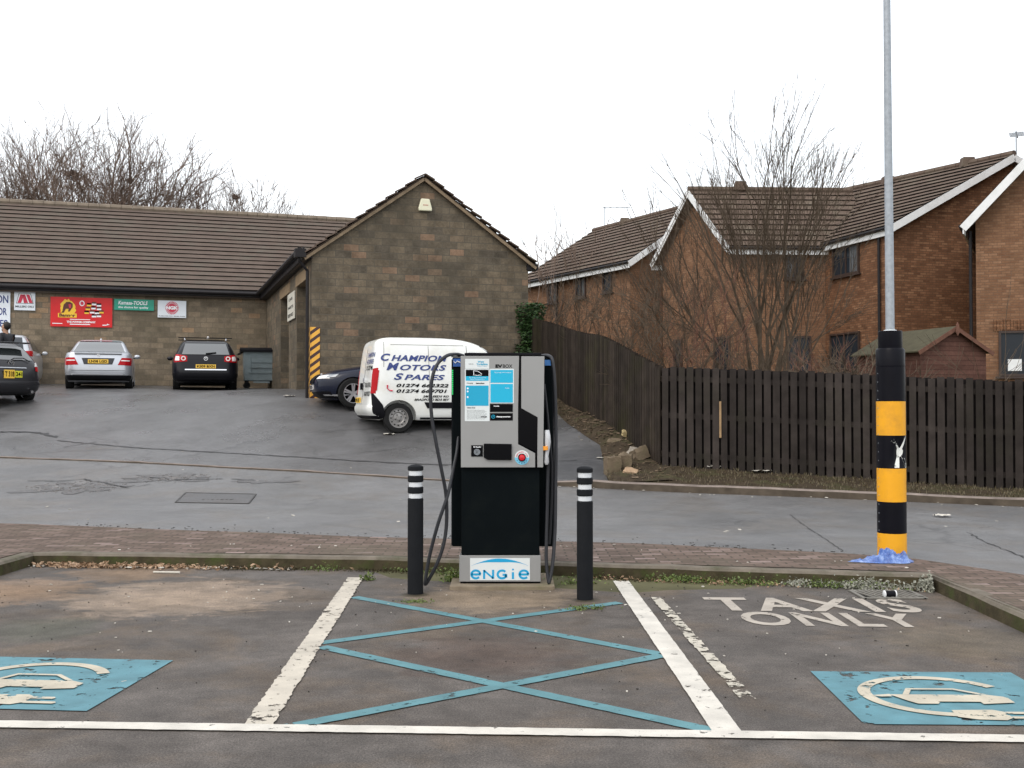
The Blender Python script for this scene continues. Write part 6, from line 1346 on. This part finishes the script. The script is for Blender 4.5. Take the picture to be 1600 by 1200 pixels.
# ------------------------------------------------------------------ lamp post with striped sleeve
p = at(1394, 872, 10.42); lp = thing('lamp_post', 'galvanised lamp post with yellow and black striped sleeve', 'lamp post', (p.x, p.y, .125)); lp.rotation_euler = (0, R(-.12), 0)
def zl(py): return at(1394, py, 10.42).z-.125
r = .1345; bands = [(872,832,m_yel,0),(832,783,m_slv,0),(783,731,m_yel,0),(731,680,m_slv,1),(680,627,m_yel,0),(627,573,m_slv,0)]
for y0, y1, m_, d in bands:
    mb = MB(); a, b = max(0, zl(y0)), zl(y1)
    if not d: mb.lathe([(r,a),(r,b-.003),(r-.003,b)], 48); mb.build('sleeve_band', m_, lp, True, bevel=0)
    else:
        # dented band: the impact has creased the sleeve
        def fn(u, v):
            t = 2*math.pi*u; z = a+(b-a)*v; f = 0; dt = (t-R(285)+math.pi)%(2*math.pi)-math.pi
            crease = math.exp(-((dt-.25*(v-.5)*4*.4)/.42)**2)*math.sin(math.pi*v)**.8; rr = r-.045*crease; return Vector((rr*math.cos(t), rr*math.sin(t), z))
        mb.grid(fn, 72, 24); o = mb.build('sleeve_band', m_, lp, True, uv=False, angle=60); o['label'] = 'dented and scuffed black band'
        def mark(pts, wds, nm='scuff'):
            mb = MB(); vs = []; k = len(pts)
            for (u, v), w_ in zip(pts, wds): vs += [fn(u-w_, v)*1.0, fn(u+w_, v)]
            vs = [Vector((q.x*1.012, q.y*1.012, q.z)) for q in vs]; mb.add(vs, [(2*i,2*i+1,2*i+3,2*i+2) for i in range(k-1)]); mb.build(nm, m_scuff, o, fix=False, uv=False)
        m_scuff = WORN('scuffed_white_mark', (.72,.74,.70), .40, 28)
        mark([(.905,.985),(.885,.85),(.862,.70),(.838,.58),(.825,.5)],[.008,.010,.012,.016,.020]); mark([(.70,.84),(.735,.78),(.775,.70),(.81,.60)],[.004,.010,.014,.018]); mark([(.82,.62),(.825,.54),(.82,.45),(.81,.36)],[.030,.040,.036,.022]); mark([(.81,.42),(.79,.28),(.772,.14),(.76,.02)],[.014,.022,.030,.028]); mark([(.84,.42),(.862,.30),(.885,.15),(.90,.02)],[.010,.018,.024,.018]); mark([(.725,.90),(.745,.80),(.77,.73)],[.003,.006,.007])
mb = MB(); a = zl(573); b = zl(546); mb.lathe([(r-.003,a),(r,a+.004),(r,b-.01),(r-.012,b+.01)], 48); mb.build('sleeve_collar', m_slv, lp, True)
mb = MB(); a = zl(545); b = zl(518); mb.lathe([(.110,a),(.112,a+.01),(.112,b),(.108,b+.004),(.055,b+.006)], 48); mb.build('sleeve_cap', m_slv, lp, True)
mb = MB(); b = zl(519)
mb.lathe([(.112,b+.001),(.045,b+.022)], 30, caps=False); mb.build('cap_seal', m_lab, lp, True)
mb = MB()
for i in range(22):
    z_ = .1+i*.083
    if z_ < zl(573): mb.lathe([(.001,0),(.005,-.003),(.006,0)], 6, (r*math.cos(R(193)), r*math.sin(R(193))-.001, z_), 'Y', False)
mb.build('rivets', m_galv, lp)
mb = MB(); mb.tube([(0,0,1.9),(0,0,3.0),(-.002,0,6.3),(-.005,0,8.0)], [.042,.040,.031,.028], 20); mb.build('pole', m_galv, lp, True)
mb = MB(); mb.tube([(0,0,7.9),(0,-.1,8.15),(0,-.5,8.3)], [.03,.03,.03], 10); mb.beam((0,-.45,8.3),(0,-1.1,8.34),.22,.09); mb.build('lantern', m_galv, lp)
# crumpled blue bag
p = at(1386, 877, 10.15); m_bag, nt_, bs_ = _new('blue_plastic_bag'); v_ = coords(nt_); L(nt_, ramp(nt_, noise(nt_, v_, 18, 5, .6), [(.3,(.03,.07,.28)),(.5,(.07,.16,.46)),(.68,(.30,.42,.72))]), bs_.inputs['Base Color']); bs_.inputs['Roughness'].default_value = .3; bs_.inputs['Transmission Weight'].default_value = .12
bump(nt_, bs_, noise(nt_, v_, 28, 5, .7), .8, .02)
def bagf(u, v):
    a = 6.2832*u; q = v; er = 1+.35*mnoise.noise((math.cos(a)*1.6, math.sin(a)*1.6, 3))+.12*mnoise.noise((math.cos(a)*6, math.sin(a)*6, 5))
    x = math.cos(a)*q*.25*er+(-.12*max(0, -math.cos(a))**3*q*q); y = math.sin(a)*q*.125*er; n1 = mnoise.noise((x*9, y*9, 1.3)); n2 = mnoise.noise((x*24, y*24, 4.1)); n3 = mnoise.noise((x*60, y*60, 2.2))
    top = .095*math.exp(-((x+.02)/.10)**2-(y/.09)**2)+.075*math.exp(-((x-.15)/.07)**2-(y/.08)**2)+.04; e_ = (1-q**5)
    return Vector((x+.02*n2+.01*n3, y+.02*n1, .005+e_*max(.008, top*(1-1.1*abs(n1)*1.3)-.035*abs(n2)*1.6+.018*n3)))
mb = MB(); mb.grid(bagf, 150, 34); bg = mb.build('plastic_bag', m_bag, smooth=True, fix=False, uv=False, angle=28); bg.location = (p.x, p.y-.02, .128); tag(bg, 'crumpled blue plastic bag wrapped round the lamp post foot', 'bag')
# ------------------------------------------------------------------ person by the parked cars
def skin(name, J, E, mat, par, lv=2, root=0):
    me = bpy.data.meshes.new(name); me.from_pydata([j[:3] for j in J], E, []); me.update(); me.materials.append(mat); o = bpy.data.objects.new(name, me); C.objects.link(o); o.parent = par
    md = o.modifiers.new('skin', 'SKIN'); md.use_smooth_shade = True
    for i, j in enumerate(J): me.skin_vertices[0].data[i].radius = (j[3], j[4] if len(j) > 4 else j[3]); me.skin_vertices[0].data[i].use_root = (i == root)
    s = o.modifiers.new('sub', 'SUBSURF'); s.levels = lv; s.render_levels = lv; return o
p = at(9, 560, 29.0); hz = at(9, 502.5, 29.0).z
pe = thing('person', 'dark-haired man in a black jacket standing behind the charcoal car', 'person', (p.x, p.y, hz-1.88), R(168))
m_skin = PLAIN('skin', (.36,.20,.13), .6); m_hair = MAT('black_hair', (.012,.009,.008), .6, .3, 20); m_jkt = MAT('black_jacket', (.013,.013,.017), .6, .3, 8)
J = [(0,0,.98,.14,.11),(0,0,1.20,.13,.10),(0,0,1.44,.15,.10),(.01,0,1.56,.065),(.02,0,1.65,.088,.074),(.03,0,1.76,.098,.080),(.02,0,1.83,.06),
 (0,.18,1.46,.06),(.02,.25,1.20,.045),(.10,.24,.96,.034),(.14,.235,.90,.03),(0,-.18,1.46,.06),(.02,-.25,1.20,.045),(.10,-.24,.96,.034),(.14,-.235,.90,.03),
 (0,.10,.90,.09),(.02,.11,.50,.06),(0,.11,.10,.045),(.13,.12,.04,.035),(0,-.10,.90,.09),(.02,-.11,.50,.06),(0,-.11,.10,.045),(.13,-.12,.04,.035)]
E = [(0,1),(1,2),(2,3),(3,4),(4,5),(5,6),(2,7),(7,8),(8,9),(9,10),(2,11),(11,12),(12,13),(13,14),(0,15),(15,16),(16,17),(17,18),(0,19),(19,20),(20,21),(21,22)]
skin('body', J, E, m_skin, pe)
J2 = [(0,0,.86,.155,.125),(0,0,1.20,.155,.12),(0,0,1.47,.175,.12),(0,0,1.60,.085),(0,.20,1.50,.085),(.02,.265,1.20,.065),(.10,.255,1.0,.055),(0,-.20,1.50,.085),(.02,-.265,1.20,.065),(.10,-.255,1.0,.055)]
skin('jacket', J2, [(0,1),(1,2),(2,3),(2,4),(4,5),(5,6),(2,7),(7,8),(8,9)], m_jkt, pe)
J3 = [(0,0,.93,.15,.12),(0,.10,.88,.105),(.02,.11,.50,.085),(0,.11,.10,.07),(0,-.10,.88,.105),(.02,-.11,.50,.085),(0,-.11,.10,.07)]
skin('trousers', J3, [(0,1),(1,2),(2,3),(0,4),(4,5),(5,6)], MAT('dark_trousers', (.03,.03,.04), .8, .2), pe)
def blob(name, c_, d, mat, cut=None):
    bm = bmesh.new(); bmesh.ops.create_uvsphere(bm, u_segments=18, v_segments=12, radius=1)
    for v in bm.verts:
        v.co = Vector((v.co.x*d[0], v.co.y*d[1], v.co.z*d[2]))
        if cut: v.co = cut(v.co)
        v.co += Vector(c_)
    me = bpy.data.meshes.new(name); bm.to_mesh(me); bm.free(); return finish(name, me, mat, pe, True, False)
blob('hair', (-.012,0,1.775), (.118,.098,.105), m_hair, lambda c_: Vector((min(c_.x, .02) if c_.z < .045 else c_.x, c_.y, c_.z*(1.25 if c_.z < 0 and c_.x < .03 else 1))))
blob('beard', (.075,0,1.655), (.045,.05,.05), m_hair); blob('nose', (.125,0,1.725), (.02,.012,.022), m_skin); blob('ear', (.01,.088,1.73), (.018,.01,.03), m_skin); blob('ear', (.01,-.088,1.73), (.018,.01,.03), m_skin)
for s in (-1, 1): blob('eye', (.108,s*.032,1.752), (.01,.014,.008), m_text)
blob('mouth', (.118,0,1.675), (.008,.026,.006), PLAIN('lips', (.25,.09,.07), .5))
